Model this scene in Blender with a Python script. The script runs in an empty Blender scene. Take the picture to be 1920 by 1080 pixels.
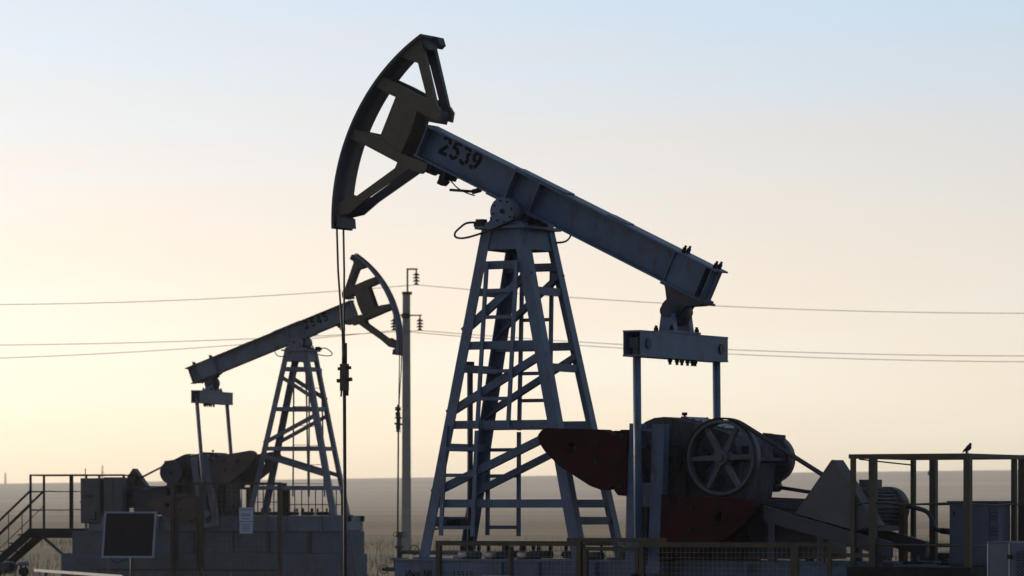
import bpy, bmesh, math, random
from mathutils import Vector, Matrix
random.seed(7)
S = bpy.context.scene
C = S.collection
R = math.radians

# ------------------------------------------------------------------ camera, sky, sun, exposure
FPX, HY, CXP, EYE = 7800.0, 965.0, 960.0, 1.6
cam = bpy.data.cameras.new('camera'); cam_o = bpy.data.objects.new('camera', cam); C.objects.link(cam_o)
cam_o.location = (0, 0, EYE); cam_o.rotation_euler = (math.pi/2, 0, 0)
cam.sensor_width = 36; cam.lens = FPX/1920*36; cam.shift_y = (HY-540)/1920
cam.clip_start = 0.5; cam.clip_end = 30000
cam.dof.use_dof = True; cam.dof.focus_distance = 48.0; cam.dof.aperture_fstop = 5.6
S.camera = cam_o
W = bpy.data.worlds.new('World'); S.world = W; W.use_nodes = True
wn, wl = W.node_tree.nodes, W.node_tree.links
bg = wn['Background']
sky = wn.new('ShaderNodeTexSky'); sky.sky_type = 'NISHITA'; sky.sun_disc = False
SUN_EL, SUN_ROT = 4.0, -60.0
sky.sun_elevation = R(SUN_EL); sky.sun_rotation = R(SUN_ROT)
sky.air_density = 0.4; sky.dust_density = 1.0; sky.ozone_density = 1.0
gam = wn.new('ShaderNodeGamma'); gam.inputs['Gamma'].default_value = 0.66
hs = wn.new('ShaderNodeHueSaturation'); hs.inputs['Saturation'].default_value = 1.0
wb = wn.new('ShaderNodeMix'); wb.data_type = 'RGBA'; wb.blend_type = 'MULTIPLY'
wb.inputs[0].default_value = 1.0; wb.inputs[7].default_value = (1.35, 1.25, 1.19, 1)
wl.new(sky.outputs[0], gam.inputs['Color']); wl.new(gam.outputs[0], hs.inputs['Color']); wl.new(hs.outputs[0], wb.inputs[6]); wl.new(wb.outputs[2], bg.inputs[0])
bg.inputs[1].default_value = 0.1
# thin dust layer: the air reddens smoothly towards the horizon all round, with faint high veils
wtc = wn.new('ShaderNodeTexCoord'); wsx = wn.new('ShaderNodeSeparateXYZ'); wl.new(wtc.outputs['Generated'], wsx.inputs[0])
wmr = wn.new('ShaderNodeMapRange'); wmr.inputs['From Min'].default_value = 0.0; wmr.inputs['From Max'].default_value = 0.2
wmp = wn.new('ShaderNodeMapping'); wmp.inputs['Scale'].default_value = (3.0, 3.0, 26.0)
wnz = wn.new('ShaderNodeTexNoise'); wnz.inputs['Scale'].default_value = 2.2; wnz.inputs['Detail'].default_value = 5; wnz.inputs['Roughness'].default_value = 0.55
wl.new(wtc.outputs['Generated'], wmp.inputs[0]); wl.new(wmp.outputs[0], wnz.inputs['Vector'])
wad = wn.new('ShaderNodeMath'); wad.operation = 'MULTIPLY_ADD'; wad.inputs[1].default_value = 0.07; wad.inputs[2].default_value = -0.035
wl.new(wnz.outputs['Fac'], wad.inputs[0])
wsm = wn.new('ShaderNodeMath'); wsm.operation = 'ADD'; wl.new(wsx.outputs[2], wsm.inputs[0]); wl.new(wad.outputs[0], wsm.inputs[1]); wl.new(wsm.outputs[0], wmr.inputs['Value'])
wtint = wn.new('ShaderNodeValToRGB'); wl.new(wmr.outputs['Result'], wtint.inputs['Fac']); wtint.color_ramp.interpolation = 'EASE'
we = wtint.color_ramp.elements
we[0].position = 0.0; we[0].color = (0.95, 0.88, 0.81, 1); we[1].position = 0.70; we[1].color = (0.84, 0.855, 0.84, 1)
wk = we.new(0.33); wk.color = (0.97, 0.79, 0.655, 1)
wdust = wn.new('ShaderNodeMix'); wdust.data_type = 'RGBA'; wdust.blend_type = 'MULTIPLY'; wdust.inputs[0].default_value = 1.0
wl.new(wb.outputs[2], wdust.inputs[6]); wl.new(wtint.outputs['Color'], wdust.inputs[7]); wl.new(wdust.outputs[2], bg.inputs[0])
sun = bpy.data.lights.new('sun', 'SUN'); sun.energy = 0.85; sun.angle = R(0.6); sun.color = (1, 0.90, 0.76)
sun_o = bpy.data.objects.new('sun', sun); C.objects.link(sun_o)
sd = Vector((math.sin(R(SUN_ROT))*math.cos(R(SUN_EL)), math.cos(R(SUN_ROT))*math.cos(R(SUN_EL)), math.sin(R(SUN_EL))))
sun_o.rotation_euler = sd.to_track_quat('Z', 'Y').to_euler(); sun_o.location = sd*100
vs = S.view_settings; vs.view_transform = 'Standard'; vs.look = 'None'; vs.gamma = 1; vs.exposure = 2.15
vs.use_curve_mapping = False

# ------------------------------------------------------------------ materials
MATS = {}
def mat(name, col, rough=0.55, metal=0.0, var=0.25, scale=3.0, dirt=None, dirt_amt=0.0, bump=0.0, spec=0.25):
    m = bpy.data.materials.new(name); m.use_nodes = True
    n, l = m.node_tree.nodes, m.node_tree.links
    b = n['Principled BSDF']
    tc = n.new('ShaderNodeTexCoord')
    nz = n.new('ShaderNodeTexNoise'); nz.inputs['Scale'].default_value = scale; nz.inputs['Detail'].default_value = 6
    nz.inputs['Roughness'].default_value = 0.65
    l.new(tc.outputs['Object'], nz.inputs['Vector'])
    r = n.new('ShaderNodeValToRGB')
    lo = tuple(c*(1-var) for c in col); hi = tuple(min(1, c*(1+var)) for c in col)
    r.color_ramp.elements[0].position = 0.3; r.color_ramp.elements[0].color = (*lo, 1)
    r.color_ramp.elements[1].position = 0.7; r.color_ramp.elements[1].color = (*hi, 1)
    l.new(nz.outputs['Fac'], r.inputs['Fac'])
    out = r.outputs['Color']
    if dirt:
        n2 = n.new('ShaderNodeTexNoise'); n2.inputs['Scale'].default_value = scale*2.3; n2.inputs['Detail'].default_value = 8
        n2.inputs['Roughness'].default_value = 0.75
        mp = n.new('ShaderNodeMapping'); mp.inputs['Scale'].default_value = (1, 1, 0.35); mp.inputs['Location'].default_value = (3.1, 7.7, 1.3)
        l.new(tc.outputs['Object'], mp.inputs['Vector']); l.new(mp.outputs[0], n2.inputs['Vector'])
        r2 = n.new('ShaderNodeValToRGB'); r2.color_ramp.elements[0].position = 0.62-0.2*dirt_amt; r2.color_ramp.elements[1].position = 0.78-0.15*dirt_amt
        l.new(n2.outputs['Fac'], r2.inputs['Fac'])
        mx = n.new('ShaderNodeMix'); mx.data_type = 'RGBA'
        l.new(r2.outputs['Color'], mx.inputs[0]); l.new(out, mx.inputs[6]); mx.inputs[7].default_value = (*dirt, 1)
        out = mx.outputs[2]
    l.new(out, b.inputs['Base Color'])
    b.inputs['Roughness'].default_value = rough; b.inputs['Metallic'].default_value = metal
    b.inputs['Specular IOR Level'].default_value = spec
    if bump:
        bp = n.new('ShaderNodeBump'); bp.inputs['Strength'].default_value = bump; bp.inputs['Distance'].default_value = 0.02
        n3 = n.new('ShaderNodeTexNoise'); n3.inputs['Scale'].default_value = scale*9; n3.inputs['Detail'].default_value = 5
        l.new(tc.outputs['Object'], n3.inputs['Vector']); l.new(n3.outputs['Fac'], bp.inputs['Height']); l.new(bp.outputs[0], b.inputs['Normal'])
    MATS[name] = m
    return m
RUST = (0.075, 0.035, 0.018)
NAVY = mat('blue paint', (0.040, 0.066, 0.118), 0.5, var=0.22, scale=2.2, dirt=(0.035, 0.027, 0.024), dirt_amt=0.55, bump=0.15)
NAVY2 = mat('pale blue paint', (0.075, 0.085, 0.115), 0.6, var=0.2, scale=2.0, dirt=(0.06, 0.045, 0.035), dirt_amt=0.5, bump=0.1)  # paler, greyer blue for the distant jack
DNAVY = mat('dark blue paint', (0.018, 0.021, 0.034), 0.55, var=0.25, scale=2.5, dirt=(0.03, 0.022, 0.018), dirt_amt=0.4)
YEL = mat('weathered yellow paint', (0.043, 0.038, 0.029), 0.6, var=0.25, scale=2.5, dirt=(0.045, 0.03, 0.02), dirt_amt=0.7, bump=0.1)
YELD = mat('dull yellow paint', (0.024, 0.020, 0.012), 0.6, var=0.25, scale=4, dirt=(0.04, 0.03, 0.02), dirt_amt=0.6)
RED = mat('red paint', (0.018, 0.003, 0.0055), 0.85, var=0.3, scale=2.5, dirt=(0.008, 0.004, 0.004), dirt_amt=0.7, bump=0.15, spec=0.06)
RED2 = mat('greyish red paint', (0.045, 0.03, 0.032), 0.65, var=0.3, scale=2.5, dirt=(0.03, 0.02, 0.02), dirt_amt=0.7)  # paler, greyer red for the distant counterweights
GREY = mat('grey paint', (0.042, 0.044, 0.052), 0.6, var=0.2, scale=3, dirt=(0.05, 0.04, 0.035), dirt_amt=0.4)
CAB = mat('blue grey cabinet paint', (0.042, 0.055, 0.09), 0.5, var=0.12, scale=2)
LGREY = mat('light grey paint', (0.065, 0.075, 0.1), 0.5, var=0.15, scale=3)
HOUSE = mat('oily gearbox paint', (0.032, 0.036, 0.05), 0.7, var=0.35, scale=2.2, dirt=(0.008, 0.007, 0.007), dirt_amt=0.9, bump=0.2, spec=0.12)
HOUSE2 = mat('pale pulley paint', (0.034, 0.039, 0.054), 0.5, var=0.25, scale=6, dirt=(0.02, 0.018, 0.018), dirt_amt=0.5)
DARK = mat('dark greasy steel', (0.010, 0.010, 0.012), 0.65, var=0.3, scale=6, spec=0.08)
ROPE = mat('steel wire rope', (0.02, 0.018, 0.018), 0.6, var=0.3, scale=30)
INK = mat('black stencil paint', (0.004, 0.005, 0.007), 0.8, var=0.3, scale=20, spec=0.1)
OLIVE = mat('olive drab paint', (0.03, 0.028, 0.019), 0.6, var=0.25, scale=3, dirt=(0.03, 0.022, 0.015), dirt_amt=0.5)
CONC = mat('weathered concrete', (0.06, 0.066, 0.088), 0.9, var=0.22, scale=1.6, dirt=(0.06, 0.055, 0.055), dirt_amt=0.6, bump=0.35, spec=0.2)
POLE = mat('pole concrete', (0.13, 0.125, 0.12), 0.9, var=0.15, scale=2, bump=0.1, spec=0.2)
ALU = mat('aluminium frame', (0.13, 0.145, 0.2), 0.5, 0.2, var=0.1, scale=5)
PANEL = mat('solar cells', (0.004, 0.0045, 0.008), 0.55, var=0.2, scale=8, spec=0.08)
WHITE = mat('white sign enamel', (0.22, 0.24, 0.31), 0.4, var=0.08, scale=10)
BLUEINK = mat('blue sign print', (0.05, 0.07, 0.16), 0.5, var=0.1, scale=10)
RUSTY = mat('rusty iron', (0.06, 0.034, 0.022), 0.8, var=0.4, scale=8)
WIRE = mat('aluminium cable', (0.1, 0.095, 0.09), 0.6, var=0.05)
BIRD = mat('dark feathers', (0.012, 0.011, 0.011), 0.8, var=0.4, scale=60)
GALV = mat('galvanised wire', (0.10, 0.095, 0.085), 0.55, var=0.2, scale=8)

# ------------------------------------------------------------------ mesh builder
class MB:
    def __init__(s): s.v = []; s.f = []; s.sm = []
    def add(s, vs_, fs, smooth=False):
        o = len(s.v); s.v += [tuple(p) for p in vs_]
        for k, f in enumerate(fs):
            s.f.append([i+o for i in f]); s.sm.append(smooth if isinstance(smooth, bool) else smooth[k])
        return s
    def hexa(s, p):   # p: 8 points, bottom 4 then top 4
        return s.add(p, [(3,2,1,0), (4,5,6,7), (0,1,5,4), (1,2,6,5), (2,3,7,6), (3,0,4,7)])
    def box(s, a, b):
        x0,y0,z0 = a; x1,y1,z1 = b
        return s.hexa([(x0,y0,z0),(x1,y0,z0),(x1,y1,z0),(x0,y1,z0),(x0,y0,z1),(x1,y0,z1),(x1,y1,z1),(x0,y1,z1)])
    def bar(s, p0, p1, w, h, side=(0,1,0)):
        # rectangular bar from p0 to p1; w measured along `side`, h perpendicular
        p0, p1 = Vector(p0), Vector(p1); d = (p1-p0).normalized()
        a = Vector(side); a = (a-d*a.dot(d)).normalized(); b = d.cross(a)
        a *= w/2; b *= h/2
        return s.hexa([p0-a-b, p0+a-b, p0+a+b, p0-a+b, p1-a-b, p1+a-b, p1+a+b, p1-a+b])
    def tube(s, pts, r, n=10, cap=True):
        pts = [Vector(p) for p in pts]; m = len(pts)
        rs = r if isinstance(r, (list, tuple)) else [r]*m
        d0 = (pts[1]-pts[0]).normalized()
        ref = Vector((0,0,1)) if abs(d0.z) < 0.9 else Vector((1,0,0))
        a = (ref-d0*ref.dot(d0)).normalized(); vv = []
        for i, p in enumerate(pts):
            if i == 0: d = d0
            elif i == m-1: d = (pts[i]-pts[i-1]).normalized()
            else: d = ((pts[i+1]-pts[i]).normalized()+(pts[i]-pts[i-1]).normalized()).normalized()
            a = (a-d*a.dot(d)).normalized(); b = d.cross(a)
            for k in range(n):
                t = 2*math.pi*k/n; vv.append(p+(a*math.cos(t)+b*math.sin(t))*rs[i])
        fs = []; sm = []
        for i in range(m-1):
            for k in range(n):
                k2 = (k+1) % n; fs.append((i*n+k, i*n+k2, (i+1)*n+k2, (i+1)*n+k)); sm.append(True)
        if cap:
            fs.append(tuple(reversed(range(n)))); fs.append(tuple(range((m-1)*n, m*n))); sm += [False, False]
        return s.add(vv, fs, sm)
    def cyl(s, p0, p1, r, n=20): return s.tube([p0, p1], r, n)
    def ring(s, c0, c1, ro, ri, n=36):
        # hollow cylinder between c0 and c1
        c0, c1 = Vector(c0), Vector(c1); d = (c1-c0).normalized()
        ref = Vector((0,0,1)) if abs(d.z) < 0.9 else Vector((1,0,0))
        a = (ref-d*ref.dot(d)).normalized(); b = d.cross(a); vv = []
        for c in (c0, c1):
            for rr in (ro, ri):
                for k in range(n):
                    t = 2*math.pi*k/n; vv.append(c+(a*math.cos(t)+b*math.sin(t))*rr)
        fs = []; sm = []
        for k in range(n):
            j = (k+1) % n
            fs += [(k, j, 2*n+j, 2*n+k), (n+j, n+k, 3*n+k, 3*n+j), (j, k, n+k, n+j), (2*n+k, 2*n+j, 3*n+j, 3*n+k)]
            sm += [True, True, False, False]
        return s.add(vv, fs, sm)
    def prism(s, poly, fn, w0, w1):
        # extrude a 2-D polygon: fn(a, b, w) -> 3-D point
        n = len(poly)
        vv = [fn(a, b, w0) for a, b in poly]+[fn(a, b, w1) for a, b in poly]
        fs = [tuple(range(n)), tuple(reversed(range(n, 2*n)))]
        for k in range(n):
            j = (k+1) % n; fs.append((k, n+k, n+j, j))
        return s.add(vv, fs)
    def mesh(s, name):
        me = bpy.data.meshes.new(name); me.from_pydata(s.v, [], s.f)
        me.polygons.foreach_set('use_smooth', s.sm); me.update()
        bm = bmesh.new(); bm.from_mesh(me); bmesh.ops.recalc_face_normals(bm, faces=bm.faces); bm.to_mesh(me); bm.free()
        return me
    def build(s, name, m, parent=None):
        me = s.mesh(name); me.materials.append(m)
        o = bpy.data.objects.new(name, me); C.objects.link(o)
        if parent is not None: o.parent = parent
        return o
def inst(src, name, parent, mtx):
    o = bpy.data.objects.new(name, src.data); C.objects.link(o); o.parent = parent; o.matrix_local = mtx
    return o
def empty(name, loc, rz=0):
    o = bpy.data.objects.new(name, None); C.objects.link(o); o.location = loc; o.rotation_euler = (0, 0, rz); o.empty_display_size = 0.2
    return o
def small(o):
    o['kind'] = 'stuff'; return o
def tag(o, label, cat, group=None):
    o['label'] = label; o['category'] = cat
    if group: o['group'] = group
    return o
def at(px, py, Y): return Vector(((px-CXP)/FPX*Y, Y, EYE+(HY-py)/FPX*Y))
UVZ = lambda u, z, v: (u, v, z)

class Frame:            # upright local frame of a well site: u along the pumping axis (towards the tail), v across, z up from the deck
    def __init__(s, X0, Y0, deck, ang):
        s.X0, s.Y0, s.deck, s.ang = X0, Y0, deck, R(ang); s.c = math.cos(s.ang); s.s = math.sin(s.ang)
    def loc(s, px, py, v):
        a = (px-CXP)/FPX
        u = (a*(s.Y0+v*s.c)-s.X0+v*s.s)/(s.c-a*s.s)
        Y = s.Y0+u*s.s+v*s.c
        return u, EYE+(HY-py)/FPX*Y-s.deck
    def root(s, name, u=0, v=0, z=0):
        return empty(name, (s.X0+u*s.c-v*s.s, s.Y0+u*s.s+v*s.c, s.deck+z), s.ang)
    def w(s, u, v, z): return Vector((s.X0+u*s.c-v*s.s, s.Y0+u*s.s+v*s.c, s.deck+z))
FM = Frame(0.094, 48.75, 1.08, -30)
FN = Frame(-4.97, 97.5, 1.575, 163)
ZP = 4.05              # height of the beam pivot above the deck
ALPHA = 25.5

# ------------------------------------------------------------------ ground
RIDGE = 4500.0
def ground_h(x, y):
    t = min(1, max(0, (y-230)/(RIDGE-230))); t = t**2.4
    crest = 35.6+14.4*min(1.5, max(-0.4, 0.5+x/1108.0))        # the crest rises gently to the right
    h = crest*t
    if y > RIDGE: h -= (y-RIDGE)*0.01
    h += 0.5*math.sin(x*0.004+1)*math.sin(y*0.003)*t
    return h
ys = [-60, 0, 20, 40, 60, 80, 100, 125, 150, 180, 210, 230, 260, 300, 350, 400]+[400+100*k for k in range(1, 41)]+[4500, 4540, 4700, 5200]
ys = sorted(set(ys))
xs = [-2600, -1800, -1300, -1100]+[-900+45*k for k in range(41)]+[1100, 1300, 1800, 2600]
gm = MB(); nx = len(xs)
gv = [(x, y, ground_h(x, y)) for y in ys for x in xs]
gf = [(j*nx+i, j*nx+i+1, (j+1)*nx+i+1, (j+1)*nx+i) for j in range(len(ys)-1) for i in range(nx-1)]
gm.add(gv, gf, True)
gmat = bpy.data.materials.new('dry steppe'); gmat.use_nodes = True
n, l = gmat.node_tree.nodes, gmat.node_tree.links
tc = n.new('ShaderNodeTexCoord'); mp = n.new('ShaderNodeMapping'); mp.inputs['Scale'].default_value = (0.0012, 0.0045, 0.02)
nz = n.new('ShaderNodeTexNoise'); nz.inputs['Scale'].default_value = 1.0; nz.inputs['Detail'].default_value = 12; nz.inputs['Roughness'].default_value = 0.68
l.new(tc.outputs['Object'], mp.inputs[0]); l.new(mp.outputs[0], nz.inputs['Vector'])
rp = n.new('ShaderNodeValToRGB'); e = rp.color_ramp.elements
e[0].position = 0.3; e[0].color = (0.49, 0.25, 0.12, 1); e[1].position = 0.72; e[1].color = (0.48, 0.30, 0.14, 1)
k = e.new(0.5); k.color = (0.25, 0.2, 0.12, 1); k = e.new(0.6); k.color = (0.58, 0.32, 0.16, 1)
l.new(nz.outputs['Fac'], rp.inputs['Fac'])
n2 = n.new('ShaderNodeTexNoise'); n2.inputs['Scale'].default_value = 0.9; n2.inputs['Detail'].default_value = 9
l.new(tc.outputs['Object'], n2.inputs['Vector'])
mx = n.new('ShaderNodeMix'); mx.data_type = 'RGBA'; mx.blend_type = 'MULTIPLY'; mx.inputs[0].default_value = 0.5
l.new(rp.outputs[0], mx.inputs[6]); l.new(n2.outputs['Fac'], mx.inputs[7])
l.new(mx.outputs[2], n['Principled BSDF'].inputs['Base Color']); n['Principled BSDF'].inputs['Roughness'].default_value = 1
n['Principled BSDF'].inputs['Specular IOR Level'].default_value = 0.1
ground = gm.build('ground', gmat); ground['kind'] = 'structure'
PAD = mat('bounce damping soil', (0.05, 0.043, 0.036), 0.95, var=0.35, scale=0.5, bump=0.4, spec=0.1)  # unseen dark ground sheets, added to cut light bounced onto the machines
for nm, (x0, x1, y0, y1) in (('near', (-9, 11, 30, 62)), ('far', (-16, 2, 84, 108))):
    pm = MB(); pn = 22; pv = []
    cx0, cy0, rx, ry = (x0+x1)/2, (y0+y1)/2, (x1-x0)/2, (y1-y0)/2
    pv = [(cx0, cy0, 0.004)]+[(cx0+rx*(1+.08*math.sin(3*k))*math.copysign(abs(math.cos(2*math.pi*k/pn))**.5, math.cos(2*math.pi*k/pn)), cy0+ry*(1+.05*math.cos(5*k))*math.copysign(abs(math.sin(2*math.pi*k/pn))**.5, math.sin(2*math.pi*k/pn)), 0.004) for k in range(pn)]
    pm.add(pv, [(0, 1+k, 1+(k+1) % pn) for k in range(pn)]); po = pm.build('bounce_damping_pad', PAD); po['kind'] = 'structure'

# ------------------------------------------------------------------ lettering strokes
def arc_pts(cx, cy, rx, ry, a0, a1, n=10):
    return [(cx+rx*math.cos(R(a0+(a1-a0)*i/n)), cy+ry*math.sin(R(a0+(a1-a0)*i/n))) for i in range(n+1)]
GLYPH = {
 '2': [arc_pts(.30,.70,.20,.215,165,-12), [(.47,.54),(.13,.16)], [(.05,.09),(.58,.09)]],
 '5': [[(.58,.91),(.20,.91)], [(.20,.99),(.14,.52)], arc_pts(.28,.34,.21,.25,112,0), arc_pts(.28,.34,.21,.25,-14,-150)],
 '3': [arc_pts(.28,.71,.19,.20,155,20), arc_pts(.28,.71,.19,.20,5,-75), arc_pts(.28,.30,.21,.215,72,-45), arc_pts(.28,.30,.21,.215,-60,-160)],
 '9': [arc_pts(.30,.68,.19,.235,80,262), arc_pts(.30,.68,.19,.235,-85,65), arc_pts(.12,.62,.375,.54,3,-62), arc_pts(.27,.27,.19,.19,-95,-165)],
 '4': [[(.40,.95),(.05,.34)], [(.02,.30),(.60,.30)], [(.42,.96),(.42,.02)]],
}
def glyph_prism(mb, ch, fn, w0, w1, sw=0.19):
    for st in GLYPH[ch]:
        L = []; Rr = []
        for i, p in enumerate(st):
            q0 = st[max(0, i-1)]; q1 = st[min(len(st)-1, i+1)]
            dx, dy = q1[0]-q0[0], q1[1]-q0[1]; m = math.hypot(dx, dy); nx_, ny_ = -dy/m*sw/2, dx/m*sw/2
            L.append((p[0]+nx_, p[1]+ny_)); Rr.append((p[0]-nx_, p[1]-ny_))
        for i in range(len(st)-1):
            mb.prism([L[i], L[i+1], Rr[i+1], Rr[i]], fn, w0, w1)

# ------------------------------------------------------------------ the pump jack
cr1 = lambda x, y: (600+x*360/972, 50+y*400/1080)       # photo crop used to measure the horse head
def st_of(px, py, v):
    u, z = FM.loc(px, py, v); z -= ZP; a = R(ALPHA)
    return u*math.cos(a)-z*math.sin(a), u*math.sin(a)+z*math.cos(a)
HEAD = {k: [st_of(*cr1(*p), -0.165) for p in pts] for k, pts in dict(
    back_strut=[(490,118),(532,98),(590,405),(546,378)],
    top_gusset=[(405,152),(450,118),(532,98),(514,190),(490,183)],
    upper_bar=[(298,300),(330,270),(400,293),(545,370),(590,395),(608,425),(600,475),(540,455),(480,418),(385,357),(358,345),(304,322)],
    centre_plate=[(385,350),(495,418),(455,540),(405,650),(303,580),(303,558)],
    lower_bar=[(166,570),(182,528),(250,537),(303,560),(400,640),(545,692),(542,722),(512,745),(455,722),(390,686),(228,600)],
    lower_strut=[(98,962),(108,905),(168,850),(186,857),(380,716),(393,684),(470,706),(455,718),(225,880),(150,945)],
).items()}
for k_ in HEAD:
    HEAD[k_] = [((x_*2.463/math.hypot(x_, y_), y_*2.463/math.hypot(x_, y_)) if math.hypot(x_, y_) > 2.26 else (x_, y_)) for x_, y_ in HEAD[k_]]
CWT = [(0.873,1.38),(0.917,1.437),(0.983,1.465),(1.723,1.467),(1.831,1.418),(1.896,1.37),(1.949,1.47),(2.035,1.473),(2.035,0.722),(1.939,0.727),(1.896,0.775),(1.863,0.832),(1.831,0.794),(1.723,0.779),(1.572,0.823),(1.169,1.034),(0.972,1.197),(0.895,1.293)]
CC = (2.135, 1.16)
CWT = [(u_-0.13, z_) for u_, z_ in CWT]       # crank shaft

def pump_jack(fr, ns, alpha, beta, number, text_s, text_t, pitch, th, diag, paint, redp, dark_arc, side_z, ladder_rung, label, dzg=0.0, s1=2.70, pin_t=-0.192, hang=0.255):
    root = fr.root('pump_jack'); tag(root, label, 'pump jack', 'pump jacks on the oil field')
    a = R(alpha); ca, sa = math.cos(a), math.sin(a)
    bp = lambda s, t, v: (s*ca+t*sa, v, ZP-s*sa+t*ca)
    B = lambda s, t, v: bp(s, t, v)
    # ---- support tower
    def corner(su, sv, z):
        k = z/3.85
        u0, u1 = (-1.07, -0.30) if su < 0 else (1.13, 0.25)
        return Vector((u0+(u1-u0)*k, sv*(0.53+(0.38-0.53)*k), z))
    head = MB()
    zt, zb = 3.85, 3.61
    head.box((-0.36, -0.44, 3.85), (0.31, 0.44, 3.885))
    tw = head.build('support_tower', paint, root)
    for sv in (-1, 1):
        m = MB(); p = [corner(-1, sv, zb), corner(1, sv, zb), corner(1, sv, zt), corner(-1, sv, zt)]
        o = Vector((0, -sv*0.016, 0)); o2 = Vector((0, -sv*0.030, 0))
        m.hexa([p[0]+o, p[1]+o, p[1]+o2, p[0]+o2, p[3]+o, p[2]+o, p[2]+o2, p[3]+o2]); m.build('skirt_plate', paint, tw)
    for su in (-1, 1):
        m = MB(); p = [corner(su, -1, zb), corner(su, 1, zb), corner(su, 1, zt), corner(su, -1, zt)]
        o = Vector((-su*0.017, 0, 0)); o2 = Vector((-su*0.031, 0, 0))
        m.hexa([p[0]+o, p[1]+o, p[1]+o2, p[0]+o2, p[3]+o, p[2]+o, p[2]+o2, p[3]+o2]); m.build('skirt_plate', paint, tw)
    LW, LT = 0.135, 0.014
    for su in (-1, 1):
        for sv in (-1, 1):
            m = MB(); q = [corner(su, sv, -0.0), corner(su, sv, 3.848)]
            du = Vector((-su*LW, 0, 0)); dv = Vector((0, -sv*LW, 0)); tu = Vector((-su*LT, 0, 0)); tv = Vector((0, -sv*LT, 0))
            def sec(pt): return [pt, pt+du, pt+du+tv, pt+tu+tv, pt+tu+dv, pt+dv]
            A, Bq = sec(q[0]), sec(q[1])
            fs = [(0,1,2,3,4,5), (11,10,9,8,7,6)]+[(i, 6+i, 6+(i+1) % 6, (i+1) % 6) for i in range(6)]
            m.add(A+Bq, fs); m.box(tuple(q[0]+Vector((-su*0.2-0.02, -sv*0.19-0.02, 0.002)))[:2]+(0.002,), tuple(q[0]+Vector((su*0.06, sv*0.05, 0)))[:2]+(0.03,)) if False else None
            m.build('tower_leg', paint, tw)
            f = MB(); c = q[0]; f.box((min(c.x-su*0.17, c.x+su*0.05), min(c.y-sv*0.17, c.y+sv*0.05), 0.001), (max(c.x-su*0.17, c.x+su*0.05), max(c.y-sv*0.17, c.y+sv*0.05), 0.022))
            f.build('foot_plate', paint, tw)
    HZ = (3.43, 2.495, 1.57, 0.65)
    for sv in (-1, 1):
        for z in HZ:
            m = MB(); p0 = corner(-1, sv, z); p1 = corner(1, sv, z); o = Vector((0, -sv*0.045, 0))
            m.bar(p0+o+Vector((0.02, 0, 0)), p1+o-Vector((0.02, 0, 0)), 0.055, 0.095); m.build('cross_bar', paint, tw)
        for (u0, z0, u1, z1) in diag:
            m = MB(); p0 = corner(u0, sv, z0); p1 = corner(u1, sv, z1); o = Vector((0, -sv*0.022, 0))
            m.bar(p0+o, p1+o, 0.012, 0.092); m.bar(p0+o+Vector((0, -sv*0.035, -0.043)), p1+o+Vector((0, -sv*0.035, -0.043)), 0.062, 0.012)
            m.build('brace', paint, tw)
    for su in (-1, 1):
        for z in side_z:
            m = MB(); p0 = corner(su, -1, z); p1 = corner(su, 1, z); o = Vector((-su*0.045, 0, 0))
            m.bar(p0+o+Vector((0, 0.02, 0)), p1+o-Vector((0, 0.02, 0)), 0.055, 0.09, side=(1, 0, 0)); m.build('cross_bar', paint, tw)
    # ---- ladders on both faces
    for sv in (-1, 1):
        zface = lambda z: sv*(0.53-0.15*z/3.85)
        if ladder_rung > 0.03:
            sets = [[(-0.207, 3.46), (-0.294, 1.52), (0.194, 3.46), (0.123, 1.55), (3.13, 2.82, 2.19, 1.87)], [(-0.714, 1.56), (-0.758, 0.275), (-0.297, 1.5), (-0.33, 0.265), (1.29, 0.98, 0.37)]]
        else:
            sets = [[(0.0, 3.46), (-0.02, 0.45), (-0.38, 3.46), (-0.42, 0.45), (3.0, 2.55, 2.1, 1.65, 1.2, 0.75)]]
        for a0, a1, b0, b1, rungs in sets:
            m = MB(); w = 0.045 if ladder_rung > 0.03 else 0.03
            P = lambda q: Vector((q[0], zface(q[1])+sv*0.02, q[1]))
            m.bar(P(a0), P(a1), 0.03, w); m.bar(P(b0), P(b1), 0.03, w)
            ld = m.build('ladder', paint, root)
            for z in rungs:
                k = (z-a1[1])/(a0[1]-a1[1]); ua = a1[0]+(a0[0]-a1[0])*k; ub = b1[0]+(b0[0]-b1[0])*k
                r = MB(); r.bar((ua, zface(z)+sv*0.02, z), (ub, zface(z)+sv*0.02, z), 0.026, ladder_rung); r.build('rung', paint, ld)
    # ---- walking beam
    s0, t0, t1 = -1.55, 0.062, 0.464
    m = MB(); fw = 0.14
    m.prism([(s0, t0+0.02), (s1-0.02, t0+0.02), (s1-0.02, t1-0.02), (s0, t1-0.02)], B, -0.008, 0.008)
    m.prism([(s0-0.01, t1-0.02), (s1+0.03, t1-0.02), (s1+0.03, t1), (s0-0.01, t1)], B, -fw, fw)
    m.prism([(s0-0.01, t0), (s1+0.01, t0), (s1+0.01, t0+0.02), (s0-0.01, t0+0.02)], B, -fw, fw)
    beam = m.build('walking_beam', paint, root)
    def plate(name, poly, v0, v1, mt=paint, par=beam):
        q = MB(); q.prism(poly, B, v0, v1); return q.build(name, mt, par)
    for s in (s0+0.02, -0.20, 0.165, 2.14, 2.575, s1-0.04):
        for sg in (-1, 1):
            plate('stiffener', [(s-0.007, t0+0.021), (s+0.007, t0+0.021), (s+0.007, t1-0.021), (s-0.007, t1-0.021)], sg*0.0085, sg*0.137)
    for sg in (-1, 1):      # closed end bay
        plate('side_plate', [(2.15, t0+0.022), (2.565, t0+0.022), (2.565, t1-0.022), (2.15, t1-0.022)], sg*0.100, sg*0.112)
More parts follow.
